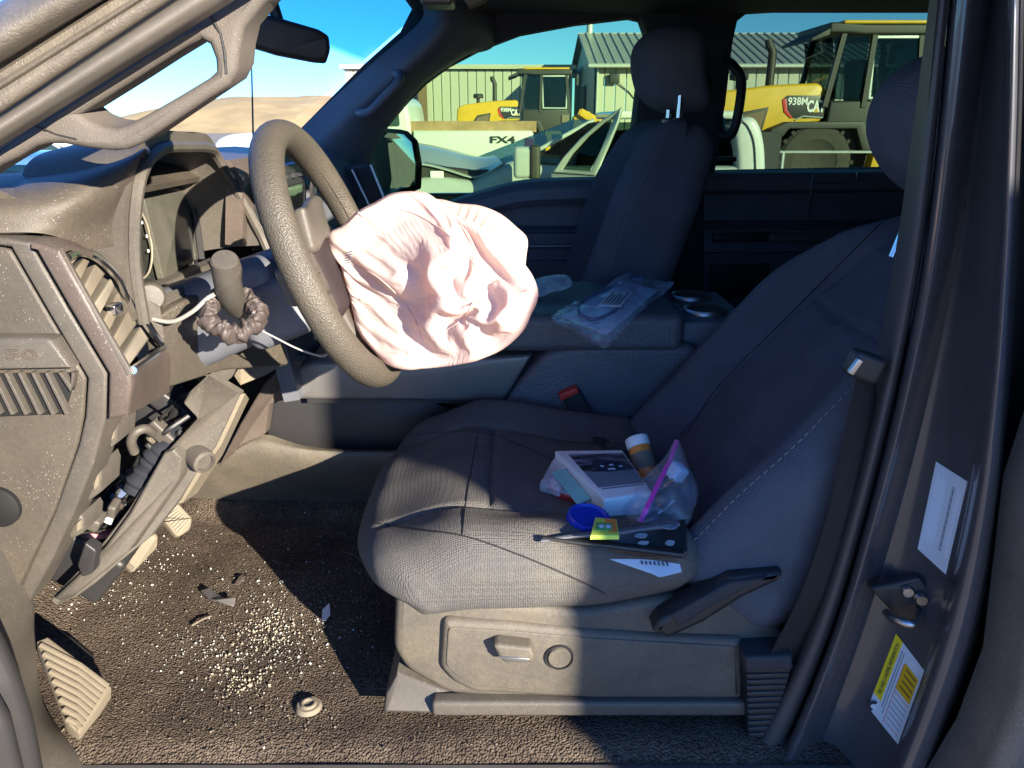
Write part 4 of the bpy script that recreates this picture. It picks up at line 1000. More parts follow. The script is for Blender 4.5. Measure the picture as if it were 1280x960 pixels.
# ---- driver side windscreen pillar
ap = empty('windscreen_pillar', P(0, 150, .78), truck, 'dusty windscreen pillar with a slotted grab handle')
def Lp(b, a, y, dy=0.0): return [P(a*t, b-b*t, y+dy*t) for t in (-.7, -.3, 0, .35, .7, 1.0, 1.4, 1.9)]
MB().rails([Lp(2, 3, .735), Lp(10, 15, .705), Lp(34, 54, .682), Lp(58, 94, .684), Lp(74, 122, .700), Lp(82, 134, .722), Lp(92, 150, .724), Lp(106, 170, .712), Lp(112, 178, .716)], 30, 40, 'spline').build('outer_panel', 'body_dusty', ap, solid=.012)
MB().rails([Lp(110, 175, .718), Lp(124, 190, .716), Lp(140, 212, .724), Lp(144, 217, .745)], 30, 14, 'spline').build('door_flange', 'body_dusty', ap, solid=.008)
MB().rails([Lp(145, 218, .75), Lp(149, 226, .728), Lp(158, 244, .718), Lp(168, 266, .724), Lp(178, 284, .738), Lp(184, 295, .77)], 30, 24, 'spline').build('door_seal', 'seal_dusty', ap, solid=.006)
MB().rails([Lp(12, 19, .80), Lp(100, 160, .80), Lp(188, 300, .80)], 30, 4).build('pillar_core', 'seal_dusty', ap, solid=.01)
tr = [(-70, 236), (0, 187), (44, 157), (262, 18), (300, -8), (420, -80), (440, -60), (392, -40), (352, -14), (330, 3), (316, 20), (304, 34), (298, 60), (296, 86), (286, 106), (262, 122), (220, 150), (176, 180), (158, 188), (140, 190), (110, 187), (78, 181), (60, 181), (44, 184), (24, 196), (0, 207), (-70, 250)]
hole = [(96, 144), (120, 129), (160, 104), (200, 78), (236, 56), (250, 50), (260, 56), (267, 74), (268, 90), (258, 99), (220, 122), (180, 145), (154, 158), (144, 162), (126, 160), (108, 153)]
MB().plate(PP(tr, .780), (0, 1, .15), .055, .0085, holes=[PP(hole, .780)], steps=5).build('pillar_cover', 'pillar_trim', ap)
MB().tube(PP([(262, 18, .779), (276, 42, .779), (281, 66, .779), (283, 92, .779)]), .0012, 5).build('cover_seam', 'trim_black', ap)
MB().tube(PP([(44, 157, .779), (70, 168, .779), (96, 174, .779)]), .0010, 5).build('cover_seam', 'trim_black', ap)
MB().rbox((.5, .03, .06), .025, (4, 2, 2), lambda p: V((-.02+p.x*.45, .80+p.y, 1.875+p.z*.6-.02))).build('header_rail', 'body_paint', ap)

# ---- driver side centre pillar
bp_ = empty('centre_pillar_trim', P(1100, 960, .78), truck, 'dark painted centre pillar with door striker and label stickers')
yy = [-160, 0, 150, 320, 480, 640, 800, 960, 1060]
def Bp(xs, d): return [P(x, y, d if not isinstance(d, (list, tuple)) else d[i]) for i, (x, y) in enumerate(zip(xs, yy))]
E0 = [1186, 1168, 1150, 1127, 1095, 1054, 1000, 916, 850]
E1 = [1204, 1186, 1172, 1152, 1122, 1083, 1035, 966, 905]
E3 = [1252, 1236, 1215, 1190, 1155, 1112, 1062, 1000, 945]
E4 = [1266, 1258, 1254, 1246, 1233, 1210, 1170, 1112, 1060]
E5 = [1278, 1274, 1271, 1264, 1254, 1238, 1208, 1150, 1100]
def bl(A, B, t): return [a+(b-a)*t for a, b in zip(A, B)]
MB().rails([Bp(bl(E0, E1, -.35), .94), Bp(bl(E0, E1, 0), .875), Bp(bl(E0, E1, .3), .838), Bp(bl(E0, E1, .65), .826), Bp(bl(E0, E1, .95), .832), Bp(bl(E0, E1, 1.0), .85)], 50, 24, 'spline').build('inner_seal', 'seal', bp_, solid=.008)
MB().rails([Bp(bl(E0, E1, 1.04), .85), Bp(bl(E1, E3, .14), .822), Bp(bl(E1, E3, .45), .808), Bp(bl(E1, E3, .78), .815), Bp(E3, .826), Bp(bl(E3, E4, .12), .835)], 50, 24, 'spline').build('flange', 'body_paint', bp_, solid=.008)
face = [Bp(bl(E3, E4, .10), .836), Bp(bl(E3, E4, .3), .826), Bp(bl(E3, E4, .6), .800), Bp(bl(E3, E4, .9), .765), Bp(E4, .748)]
face_ob = MB().rails(face, 50, 20, 'spline').build('striker_face', 'body_paint', bp_, solid=.01)
MB().rails([Bp(E4, .748), Bp(bl(E4, E5, .25), .728), Bp(bl(E4, E5, .6), .718), Bp(bl(E4, E5, 1.0), .722), Bp(bl(E4, E5, 1.25), .745), Bp(bl(E4, E5, 1.5), .80)], 50, 18, 'spline').build('outer_ridge', 'body_paint', bp_, solid=.008)
MB().rails([Bp(bl(E4, E5, 1.4), .80), Bp(bl(E4, E5, 2.3), .82), Bp(bl(E4, E5, 4.5), .82)], 40, 6).build('gap_panel', 'trim_black', bp_, solid=.01)
MB().plate([V((.47, .86, .8)), V((.70, .86, .8)), V((.74, .86, 1.86)), V((.53, .86, 1.86))], (0, 1, 0), .03, .01).build('inner_cover', 'dark_plastic', bp_)
# fold-out wiring boot towards the rear door
for k in range(13):
    t = k/12; MB().rbox((.012, .016, .0045), .004, (2, 2, 1), lambda p: p+P(1262-14*sin(pi*t)+6*t, 755+12*t*10, .80)).build('boot_rib', 'rubber', bp_)
# striker
MB().plate(PP([(1088, 736, .808), (1120, 730, .800), (1152, 722, .79), (1166, 742, .785), (1168, 780, .785), (1150, 795, .79), (1120, 770, .80)]), Y, .012, .004, cr=.006).build('striker_plate', 'trim_black', bp_)
MB().tube(catmull(PP([(1108, 766, .80), (1118, 774, .775), (1134, 779, .762), (1146, 779, .765), (1150, 765, .785)]), 20), .0052, 10).build('striker_loop', 'steel', bp_)
for q in ((1134, 738, .795), (1151, 748, .785)):
    MB().lathe([(.001, -.006), (.006, -.006), (.008, -.002), (.008, .003)], P(*q), (.2, 1, 0), 14).build('striker_bolt', 'steel', bp_)
# stickers lie on the striker face
face_bvh = surf(face_ob)
def facept(px, py): return hit(face_bvh, px, py, .0012) or P(px, py, .79)
def sticker(name, mat, quad, parent, lift=0, nu=10, nv=10, label=None):
    m = MB(); rows = []
    for i in range(nv+1):
        r = []
        for j in range(nu+1):
            a, b, c, d = quad; u = j/nu; v = i/nv
            x = (a[0]*(1-u)+b[0]*u)*(1-v)+(d[0]*(1-u)+c[0]*u)*v; y = (a[1]*(1-u)+b[1]*u)*(1-v)+(d[1]*(1-u)+c[1]*u)*v
            q_ = facept(x, y); r.append(q_+(CAM-q_).normalized()*lift)
        rows.append(r)
    return m.grid(rows).build(name, mat, parent, label, solid=.0003)
def sub(quad, u0, u1, v0, v1):
    a, b, c, d = quad
    f = lambda u, v: ((a[0]*(1-u)+b[0]*u)*(1-v)+(d[0]*(1-u)+c[0]*u)*v, (a[1]*(1-u)+b[1]*u)*(1-v)+(d[1]*(1-u)+c[1]*u)*v)
    return [f(u0, v0), f(u1, v0), f(u1, v1), f(u0, v1)]
Q1 = [(1170, 577), (1209, 602), (1182, 718), (1147, 686)]
sticker('label_sticker', 'label_white', Q1, bp_, label='white certification label')
for k in range(9):
    u = .12+k*.055 if k < 7 else .80+(k-7)*.07
    if k == 6: continue
    sticker('print_line', 'paper_blue', sub(Q1, u, u+.018, .10+.02*(k % 3), .86-.05*(k % 2)), bp_, .0006, 2, 8)
for k in range(26):
    v = .14+k*.027; sticker('bar_code_bar', 'label_print', sub(Q1, .62, .69, v, v+(.017 if k % 3 else .01)), bp_, .0006, 2, 2)
Q2 = [(1120, 792), (1155, 838), (1122, 930), (1085, 884)]
sticker('label_sticker', 'label_white', Q2, bp_, label='tyre loading label with yellow band')
sticker('yellow_band', 'label_yellow', sub(Q2, 0, .24, 0, .80), bp_, .0006)
sticker('amber_field', 'label_amber', sub(Q2, .48, .96, .16, .50), bp_, .0006)
for k in range(4):
    sticker('print_line', 'ink', sub(Q2, .56, .90, .20+k*.075, .215+k*.075), bp_, .0010, 3, 1)
for k in range(7):
    sticker('print_line', 'label_red' if k in (0, 6) else 'label_print', sub(Q2, .50 if k else .46, .95, .54+k*.065, .546+k*.065), bp_, .0006, 4, 1)
sticker('print_line', 'label_red', sub(Q2, .46, .475, .18, .96), bp_, .0006, 1, 6)
sticker('print_line', 'label_print', sub(Q2, .30, .32, .08, .84), bp_, .0006, 1, 6)
sticker('print_line', 'label_print', sub(Q2, .37, .385, .08, .90), bp_, .0006, 1, 6)
c_ = facept(1092, 882)+V((0, -.001, 0)); MB().lathe([(.001, -.0004), (.0085, -.0004), (.0085, .0004)], c_, (.3, 1, .1), 20).build('tyre_emblem', 'ink', bp_)
MB().lathe([(.001, -.0008), (.004, -.0008), (.004, .0002)], c_, (.3, 1, .1), 16).build('tyre_emblem', 'label_white', bp_)
pa, pb = facept(*sub(Q2, .12, .12, .78, .78)[0]), facept(*sub(Q2, .12, .12, .04, .04)[0])
mid = pa.lerp(pb, .5)+V((0, -.0016, 0)); up_ = facept(*sub(Q2, 0, 0, .4, .4)[0])-facept(*sub(Q2, .24, .24, .4, .4)[0])
text('TIRE AND LOADING INFORMATION', 'band_lettering', 'ink', mid, pb-pa, up_, .0072, bp_, ext=.0001, sx=(pb-pa).length/.125)

# ---- rear door, closed, just outside the pillar, and the rear of the body
rdn = empty('rear_door', (1.0, .7, .6), truck)
MB().plate([P(1246, 965, .655), P(1284, 870, .655), P(1316, 640, .665), P(1370, 480, .68), P(1410, 320, .69), P(1420, 0, .70), P(1410, -160, .72), V((.56, .735, 1.91)), V((1.45, .735, 1.91)), V((1.5, .66, 1.4)), V((1.5, .655, .55)), V((.42, .655, .55))], (0, 1, 0), .08, .02, steps=4).build('door_skin', 'body_dusty', rdn)
MB().plate([V((1.505, .67, .55)), V((1.505, .69, 1.40)), V((1.46, .735, 1.92)), V((1.78, .735, 1.92)), V((1.80, .67, .55))], (0, 1, 0), .05, .01).build('cab_corner', 'body_paint', truck)
MB().plate([V((1.83, .68, .55)), V((1.83, .68, 1.38)), V((3.3, .68, 1.38)), V((3.3, .68, .55))], (0, 1, 0), 1.74, .03).build('cargo_bed', 'body_paint', truck)
MB().plate([V((.42, 2.40, .55)), V((-1.0, 2.40, .55)), V((-1.0, 2.40, 1.38)), V((1.5, 2.40, 1.40)), V((1.5, 2.40, .55))], (0, 1, 0), .03, .01).build('far_door_skin', 'body_paint', truck)
MB().box((0, 1.55, .66), (1.6, .78, .06)).build('underbody', 'trim_black', truck)
# ---- open driver door: its lower hinge corner at the edge of the view
dd = empty('driver_door', (-.85, .3, .6), truck)
MB().plate([P(-90, 620, .66), P(-30, 740, .66), P(6, 800, .66), P(28, 850, .66), P(44, 900, .66), P(58, 975, .66), P(70, 1080, .66), P(-90, 1080, .66)], (-.75, -.62, 0), .10, .012, cr=.01).build('door_edge', 'trim_black', dd)
MB().plate([P(-90, 760, .63), P(-6, 860, .63), P(16, 900, .63), P(34, 975, .63), P(40, 1080, .63), P(-90, 1080, .63)], (-.75, -.62, 0), .06, .01, cr=.01).build('door_pocket', 'trim_black', dd)
hx = P(-90, 800, .66)
MB().plate([hx+V((-.02, 0, -.2)), hx+V((-.02, 0, .42)), hx+V((-.55, -.85, .42)), hx+V((-.55, -.85, -.2))], (-.85, .53, 0), .09, .02).build('door_panel', 'trim_black', dd)
# ================================================================== LOOSE THINGS IN THE CAB
seat_bvh = surf(cushion_ob, backrest_ob); lid_bvh = surf(lid_ob)
def on_seat(px, py, z=1.075):
    h = hit(seat_bvh, px, py); z0 = h.z if h and h.z < 1.12 else 1.075
    return PZ(px, py, z0+(z-1.075)+.003)
def slab(name, mat, corners, T, r=.001, parent=None, cr=0, **kw):
    return MB().plate(corners, (0, 0, -1), T, r, cr=cr).build(name, mat, parent, **kw)

# photo box with white rim
zt = 1.112
bx = empty('picture_box', on_seat(745, 610), None, 'white box with a dark car picture on its lid, on the driver seat', 'box')
C = [PZ(694, 563, zt), PZ(778, 562, zt), PZ(816, 615, zt), PZ(755, 624, zt)]
MB().plate(C, (0, 0, -1), .032, .003).build('box_body', 'white_plastic', bx)
def inq(u, v): return C[0].lerp(C[1], u).lerp(C[3].lerp(C[2], u), v)+V((0, 0, .0006))
def picture_material():
    m = M('picture', (.02, .022, .028), .3); nt = m.node_tree; N = nt.nodes; L = nt.links; b = N['Principled BSDF']
    tc = N.new('ShaderNodeTexCoord'); mp = N.new('ShaderNodeMapping'); mp.inputs['Scale'].default_value = (14, 60, 1); mp.inputs['Rotation'].default_value = (0, 0, .12); L.new(tc.outputs['Object'], mp.inputs[0])
    n = N.new('ShaderNodeTexNoise'); n.inputs['Scale'].default_value = 1.6; n.inputs['Detail'].default_value = 5; L.new(mp.outputs[0], n.inputs['Vector'])
    r = N.new('ShaderNodeValToRGB'); e = r.color_ramp.elements; e[0].position = .42; e[0].color = (.012, .013, .02, 1); e[1].position = .72; e[1].color = (.30, .34, .42, 1); L.new(n.outputs[0], r.inputs[0]); L.new(r.outputs[0], b.inputs['Base Color'])
picture_material()
MB().add([inq(.13, .10), inq(.97, .10), inq(.97, .50), inq(.11, .50)], [(0, 1, 2, 3)]).build('picture_top', 'picture', bx, solid=.0004)
MB().add([inq(.11, .505), inq(.97, .505), inq(.97, .80), inq(.10, .80)], [(0, 1, 2, 3)]).build('picture_ground', 'label_print', bx, solid=.0004)
car = [(.34, .34), (.42, .29), (.56, .27), (.70, .29), (.82, .34), (.95, .38), (.95, .50), (.50, .52), (.36, .46)]
MB().plate([inq(u, v)+V((0, 0, .0012)) for u, v in car], (0, 0, -1), .0006).build('picture_car', 'ink', bx)
for u, v, w in ((.44, .40, .05), (.60, .38, .06), (.74, .42, .05), (.52, .47, .12)):
    MB().plate([inq(u, v)+V((0, 0, .0020)), inq(u+w, v)+V((0, 0, .0020)), inq(u+w, v+.025)+V((0, 0, .0020)), inq(u, v+.02)+V((0, 0, .0020))], (0, 0, -1), .0005).build('picture_gleam', 'label_white', bx)
MB().add([inq(.13, .82), inq(.94, .82), inq(.94, .84), inq(.13, .84)], [(0, 1, 2, 3)]).build('print_line', 'label_print', bx, solid=.0003)

# clear sleeve and card, white carton, red rimmed tub lid
cs_ = slab('plastic_sleeve', 'clear_bag', [on_seat(692, 572, 1.095), on_seat(712, 580, 1.10), on_seat(700, 612, 1.09), on_seat(674, 604, 1.085)], .012, .003, cr=.004, label='small clear plastic sleeve beside the picture box', cat='sleeve')
slab('greeting_card', 'teal', [on_seat(690, 590, 1.098), on_seat(706, 585, 1.10), on_seat(738, 622, 1.093), on_seat(722, 630, 1.09)], .002, .0005, label='pale green card sticking out under the picture box', cat='card')
tub = empty('tub_lid', on_seat(712, 618, 1.07), None, 'round white lid with red rim half under the picture box', 'lid')
o = on_seat(724, 606, 1.078)
MB().lathe([(.001, .006), (.040, .006), (.045, .004)], o, (.0, .0, 1), 36).build('lid_top', 'paper', tub)
MB().lathe([(.0452, .004), (.047, .001), (.046, -.006), (.044, -.006)], o, (0, 0, 1), 36, caps=False).build('lid_rim', 'red', tub)

bl_ = empty('blue_lid', on_seat(740, 650, 1.068), None, 'bright blue round plastic lid lying on the seat below the box', 'lid')
o = on_seat(735, 648, 1.077)
MB().lathe([(.001, .003), (.022, .003), (.0245, .006), (.027, .005), (.0275, 0), (.026, -.004)], o, (.1, -.15, 1), 36).build('lid_disc', 'blue_lid', bl_)
for k in range(24):
    q = 2*pi*k/24; MB().box(o+V((.0278*cos(q), .0278*sin(q), .001)), (.0008, .0008, .003)).build('grip_rib', 'blue_lid', bl_)
gp = empty('candy_packet', on_seat(752, 662, 1.082), None, 'small rainbow coloured packet lying on the blue lid', 'packet')
g = [on_seat(744, 646, 1.096), on_seat(771, 649, 1.096), on_seat(774, 669, 1.094), on_seat(738, 669, 1.094)]
slab('packet_face', 'lime', g, .006, .0015, gp)
def gq(u, v, h): return g[0].lerp(g[1], u).lerp(g[3].lerp(g[2], u), v)+V((0, 0, h))
slab('packet_print', 'orange', [gq(.45, .1, .0012), gq(.95, .1, .0012), gq(.95, .85, .0012), gq(.6, .85, .0012)], .0008, 0, gp)
slab('packet_print', 'green', [gq(.1, .35, .0016), gq(.8, .35, .0016), gq(.75, .8, .0016), gq(.15, .75, .0016)], .0008, 0, gp)
for u in (.35, .62):
    MB().lathe([(.001, .0008), (.0035, .0008), (.0035, 0)], gq(u, .58, .0018), (0, 0, 1), 14).build('packet_dot', 'label_white', gp)

# pill bottle
pb_ = empty('pill_bottle', on_seat(815, 590, 1.09), None, 'orange pill bottle with white cap against the backrest', 'bottle')
b0 = hit(seat_bvh, 824, 600)+V((-.02, -.02, .012)); b1 = b0+V((-.035, .10, .11))
ax_ = (b1-b0).normalized()
MB().lathe([(.001, 0), (.015, .0), (.017, .003), (.017, .050), (.014, .055)], b0, ax_, 28).build('bottle_body', 'orange', pb_)
MB().lathe([(.0172, .014), (.0174, .015), (.0174, .040), (.0172, .041)], b0, ax_, 28, caps=False).build('bottle_label', 'foam_tan', pb_)
MB().lathe([(.0175, .052), (.0185, .054), (.0185, .066), (.017, .068), (.001, .068)], b0, ax_, 28).build('bottle_cap', 'white_plastic', pb_)

# zip bag with pens and strips
zb = empty('zip_bag', on_seat(830, 655, 1.07), None, 'clear zip bag with pink closure full of pens, leaning on the backrest', 'bag')
BO = [(783, 640), (790, 612), (812, 590), (830, 572), (842, 552), (848, 549), (853, 562), (862, 585), (873, 612), (868, 636), (858, 658), (830, 662), (800, 668), (787, 662)]
def bag(out, yc, dep, nr=24, na=90, seed=0):
    o_ = catmull([V((x, y, 0)) for x, y in out], na, closed=True); cx = sum(p.x for p in o_)/na; cy = sum(p.y for p in o_)/na; m = MB()
    for sgn in (-1, 1):
        rows = []
        for i in range(nr+1):
            s = max(.02, i/nr); r = []
            for k in range(na):
                px = cx+(o_[k].x-cx)*s; py = cy+(o_[k].y-cy)*s
                d, _ = noise.voronoi(V((px*.06, py*.06, seed+sgn))); f = .012*(d[0]-.4)*(1-s**6)
                y = yc(px, py)+sgn*dep*sqrt(max(0, 1-s**2.2))+f
                r.append(P(px, py, y))
            rows.append(r)
        m.grid(rows, closed_u=True)
    return m
yb0 = hit(seat_bvh, 828, 625).y
ybag = lambda px, py: yb0-.05+(625-py)*.0013
bag(BO, ybag, .032).build('bag_film', 'zip_film', zb, angle=30)
MB().tube([P(846, 551, ybag(846, 551)-.006), P(838, 575, ybag(0, 575)-.02), P(822, 606, ybag(0, 606)-.036), P(808, 636, ybag(0, 636)-.036), P(797, 660, ybag(0, 660)-.012)], .0035, 8, flat=.5).build('zip_strip', 'pink', zb)
for k in range(16):
    x = 803+random.uniform(-6, 34); y = 645-random.uniform(0, 42)
    L_ = random.uniform(18, 32); a = radians(random.uniform(25, 42))
    MB().tube([P(x, y, ybag(x, y)-.008+.012*random.random()), P(x+L_*cos(a), y-L_*sin(a), ybag(x, y-20)-.008+.012*random.random())], random.choice((.0012, .0018, .0022)), 6).build('pen', random.choice(('orange', 'trim_black', 'satin_brown', 'paper', 'wire_grey', 'trim_black')), zb)
rb('wrapped_sweet', 'paper_blue', P(846, 590, ybag(0, 590)), (.012, .012, .012), .005, (.3, .4, .5), zb)
rb('wrapped_sweet', 'foam_tan', P(852, 648, ybag(0, 648)), (.012, .008, .010), .004, (.3, .1, .5), zb)

# black folded tool and paper under it
um = empty('folded_umbrella', on_seat(770, 690, 1.07), None, 'black folded umbrella lying across the near edge of the driver seat', 'umbrella')
def us(px, py, h=0): return (hit(seat_bvh, px, py) or PZ(px, py, 1.08))+V((0, -.002, .010+h))
MB().tube([us(678, 680), us(720, 685), us(770, 690), us(852, 700)], [.004, .0065, .008, .009], 10, flat=.6).build('folded_ribs', 'trim_black', um)
MB().tube([us(676, 682, -.002), us(720, 677), us(770, 673), us(846, 662)], [.004, .0055, .007, .007], 10, flat=.6).build('umbrella_shaft', 'dark_plastic', um)
MB().plate([us(760, 676, .004), us(790, 669, .004), us(856, 658, .004), us(858, 700, .004), us(800, 697, .004), us(762, 692, .004)], (0, 0, -1), .010, .003).build('canopy_fold', 'trim_black', um)
for (x, y, w, h) in ((800, 681, 8, 2.6), (836, 670, 10, 2.6), (803, 690, 7, 2), (836, 690, 6, 3)):
    MB().plate([us(x-w, y+h*.2, .0052), us(x-w*.3, y-h, .0052), us(x+w, y-h*.6, .0052), us(x+w*.6, y+h, .0052), us(x-w*.4, y+h, .0052)], (0, 0, -1), .0012, .0004, smooth=20).build('pale_spot', 'label_print', um)
MB().tube([us(768, 697, .003), us(800, 700, .004), us(846, 705, .003)], [.0022, .003, .0035], 7).build('ferrule', 'satin_brown', um)
rc = empty('receipt', on_seat(815, 708, 1.07), None, 'white printed receipt sticking out below the folded umbrella', 'paper')
q = [PZ(762, 699, 1.082), PZ(850, 705, 1.082), PZ(852, 715, 1.076), PZ(826, 721, 1.074)]
MB().grid([catmull([q[0], q[0].lerp(q[1], .5)+V((0, 0, .003)), q[1]], 8), catmull([q[0].lerp(q[3], .9), q[3], q[2]], 8)]).build('receipt_sheet', 'paper', rc, solid=.0004)
for k in range(7):
    a = q[0].lerp(q[1], .45+k*.06)+V((0, -.004, .0018)); MB().box(a, (.0012, .005, .0003)).build('print_bar', 'label_print', rc)

# items on the console lid
ZL = 1.259
def lidp(px, py, h=0): return PZ(px, py, ZL+h)
bb = empty('parts_bag', lidp(760, 385), None, 'flat bluish plastic bag holding a cable and white label, on the armrest lid', 'bag')
bq = [lidp(686, 398, .006), lidp(756, 430, .006), lidp(843, 353, .006), lidp(787, 340, .006)]
rows = []
for i in range(41):
    r = []
    for j in range(25):
        u = i/40; v = j/24; p = bq[0].lerp(bq[3], u).lerp(bq[1].lerp(bq[2], u), v)
        e = min(u, 1-u, v, 1-v); d, _ = noise.voronoi(p*40)
        r.append(p+V((0, 0, .010*sstep(0, .3, e)+.006*(d[0]-.4)+.004*sin(u*9+v*4))))
    rows.append(r)
MB().grid(rows).build('bag_front', 'blue_bag', bb, angle=60)
MB().grid([[p+V((0, 0, -.012)) if 0 < i < 40 and 0 < j < 24 else p+V((0, 0, -.004)) for j, p in enumerate(r)] for i, r in enumerate(rows)]).build('bag_back', 'blue_bag', bb, angle=60)
def bqp(u, v, h): return bq[0].lerp(bq[3], u).lerp(bq[1].lerp(bq[2], u), v)+V((0, 0, h))
MB().plate([bqp(.08, .12, .0), bqp(.80, .12, .0), bqp(.80, .88, .0), bqp(.08, .90, .0)], (0, 0, -1), .001).build('backing_card', 'paper_blue', bb)
MB().tube(catmull([bqp(.12, .35, .006), bqp(.25, .14, .008), bqp(.48, .16, .008), bqp(.66, .30, .008), bqp(.60, .62, .008), bqp(.34, .72, .008), bqp(.15, .60, .006), bqp(.12, .38, .008)], 60), .0032, 8).build('coiled_cable', 'wire_grey', bb)
for k in range(3):
    MB().tube(catmull([bqp(.64, .32+.06*k, .008), bqp(.76, .25+.08*k, .009), bqp(.88, .30+.1*k, .008)], 16), .0022, 6).build('cable_tail', 'wire_grey', bb)
MB().rbox((.010, .012, .005), .002, (2, 2, 2), lambda p: p+bqp(.82, .42, .009)).build('plug', 'wire_grey', bb)
MB().plate([bqp(.27, .46, .013), bqp(.50, .36, .013), bqp(.58, .66, .013), bqp(.34, .76, .013)], (0, 0, -1), .0008).build('part_label', 'paper', bb)
for k in range(5):
    v0 = .12+k*.17; f = lambda u, v: bqp(.27, .46, .0142).lerp(bqp(.50, .36, .0142), u).lerp(bqp(.34, .76, .0142).lerp(bqp(.58, .66, .0142), u), v)
    MB().add([f(.1, v0), f(.9 - .2*(k % 2), v0), f(.9 - .2*(k % 2), v0+.06), f(.1, v0+.06)], [(0, 1, 2, 3)]).build('label_line', 'ink', bb, solid=.0002)
bag([(651, 366), (664, 352), (682, 345), (706, 343), (715, 350), (714, 358), (700, 364), (688, 366), (676, 371)], lambda px, py: 1.56+(357-py)*.004, .02, seed=5) \
    .build('crumpled_wrapper', 'clear_bag', None, 'crumpled clear plastic wrapper on the front of the armrest lid', 'wrapper', angle=25)
MB().rails([PP([(556, 432, 1.46), (585, 424, 1.48), (612, 416, 1.50)]), PP([(560, 437, 1.44), (586, 440, 1.44), (608, 424, 1.47)])], 8).build('folded_paper', 'paper', None, 'folded white paper lying in the console tray beneath the airbag', 'paper', solid=.0006)

# scrunchie round the stalk
def scrunchie():
    m = MB(); c = P(292, 392, .968); rows = []; a = V((.86, .1, -.30)).normalized(); b = V((.15, .75, .62)).normalized(); nn = a.cross(b).normalized()
    for k in range(180):
        q = 2*pi*k/180; rad = a*cos(q)+b*sin(q); cq, sq = cos(q)*2.2, sin(q)*2.2
        R = .030+.005*noise.noise(V((cq, sq, 3))); cc = c+rad*R+nn*.008*noise.noise(V((cq*1.3, sq*1.3, 8)))
        row = []
        for j in range(24):
            w = 2*pi*j/24; d, _ = noise.voronoi(V((cq*1.9, sq*1.9, cos(w)*1.6+sin(w)*.8)))
            rr = .0075+.0085*(d[0]-.12)+.002*noise.noise(V((cq*2, sq*2, w)))
            row.append(cc+rad*cos(w)*rr+nn*sin(w)*rr*1.25)
        rows.append(row)
    return m.grid(rows, True, True)
scrunchie().build('hair_scrunchie', 'satin_brown', None, 'brown satin hair scrunchie looped round the indicator stalk', 'scrunchie', angle=50)

# ---- litter on the carpet
def floorz(x, y):
    z = .80+.006*noise.noise(V((x*6, y*6, 1)))
    if x < -.74: z += (-.74-x)*.75
    if y > 1.42: z += (y-1.42)*.55
    return z
def crumbs(name, mat, n, spots, s0, s1, label):
    m = MB()
    for k in range(n):
        cx, cy, sx, sy = random.choice(spots)
        p = PZ(random.gauss(cx, sx), random.gauss(cy, sy), .80)
        if not (.80 < p.y < 1.52 and -.95 < p.x < .3): continue
        if p.x > -.21 and p.y > .86: continue
        s = random.uniform(s0, s1)*(1 if random.random() < .85 else 1.7); R = Euler((random.random()*6, random.random()*6, random.random()*6)).to_matrix()
        vs = [V((random.uniform(.6, 1), 0, 0)), V((-random.uniform(.6, 1), .2, 0)), V((0, random.uniform(.6, 1), .1)), V((.1, -random.uniform(.6, 1), 0)), V((0, 0, random.uniform(.4, .8))), V((0, .1, -random.uniform(.4, .8)))]
        m.add([R @ (v*s)+V((p.x, p.y, floorz(p.x, p.y)+s*.35+.001)) for v in vs], [(0, 2, 4), (2, 1, 4), (1, 3, 4), (3, 0, 4), (2, 0, 5), (1, 2, 5), (3, 1, 5), (0, 3, 5)])
    m.build(name, mat, None, label, 'debris', kind='stuff', angle=5, recalc=False)
M('crumb_glass', (.48, .48, .44), .2, var=.2, vscale=200)
M('crumb_yellow', (.34, .30, .22), .6, var=.3, vscale=200)
M('crumb_dust', (.15, .12, .09), .9, var=.4, vscale=200)
crumbs('glass_crumbs', 'crumb_glass', 800, [(330, 790, 50, 22), (250, 820, 45, 18), (360, 790, 30, 40), (120, 750, 50, 14), (330, 760, 70, 60), (190, 700, 40, 16), (380, 720, 60, 60)], .0008, .0019, 'white crumbs of broken safety glass scattered over the carpet')
crumbs('foam_crumbs', 'crumb_yellow', 330, [(325, 800, 22, 26), (345, 785, 18, 14), (300, 850, 20, 14)], .0009, .0024, 'yellowish foam crumbs heaped in the sunny footwell')
crumbs('grit', 'crumb_dust', 1600, [(250, 800, 120, 60), (330, 800, 60, 50), (170, 760, 70, 40), (400, 700, 70, 60), (330, 900, 140, 30)], .0008, .0018, 'fine tan grit trodden into the carpet')
def litter(name, mat, pix, z, T, label, cat, lift=0.006):
    pts = []
    for i, (x, y) in enumerate(pix):
        p = PZ(x, y, z+.004); pts.append(p+V((0, 0, lift*(i % 2))))
    MB().plate(pts, (0, 0, -1), T, .0003).build(name, mat, None, label, cat)
litter('dead_leaf', 'satin_brown', [(292, 731), (300, 723), (309, 718), (308, 724), (299, 730)], .802, .001, 'small reddish brown dead leaf on the shaded carpet', 'leaf')
litter('trim_shard', 'grey_trim', [(251, 738), (262, 740), (280, 747), (295, 752), (292, 757), (272, 755), (262, 749)], .806, .003, 'grey broken trim shard lying at the edge of the shade', 'shard', .008)
litter('paper_scrap', 'label_white', [(403, 762), (412, 757), (413, 769), (408, 779), (402, 776)], .803, .0006, 'pale blue paper scrap on the shaded carpet', 'paper scrap')
MB().tube([PZ(430, 690, .812), PZ(443, 694, .815), PZ(452, 701, .81)], .0016, 6).build('twig', 'satin_brown', None, 'thin dry twig on the carpet beside the driver seat', 'twig')
MB().tube([PZ(240, 782, .806), PZ(252, 775, .808), PZ(264, 770, .806)], .0014, 6).build('straw', 'foam_tan', None, 'short dry straw among the glass crumbs on the carpet', 'straw')
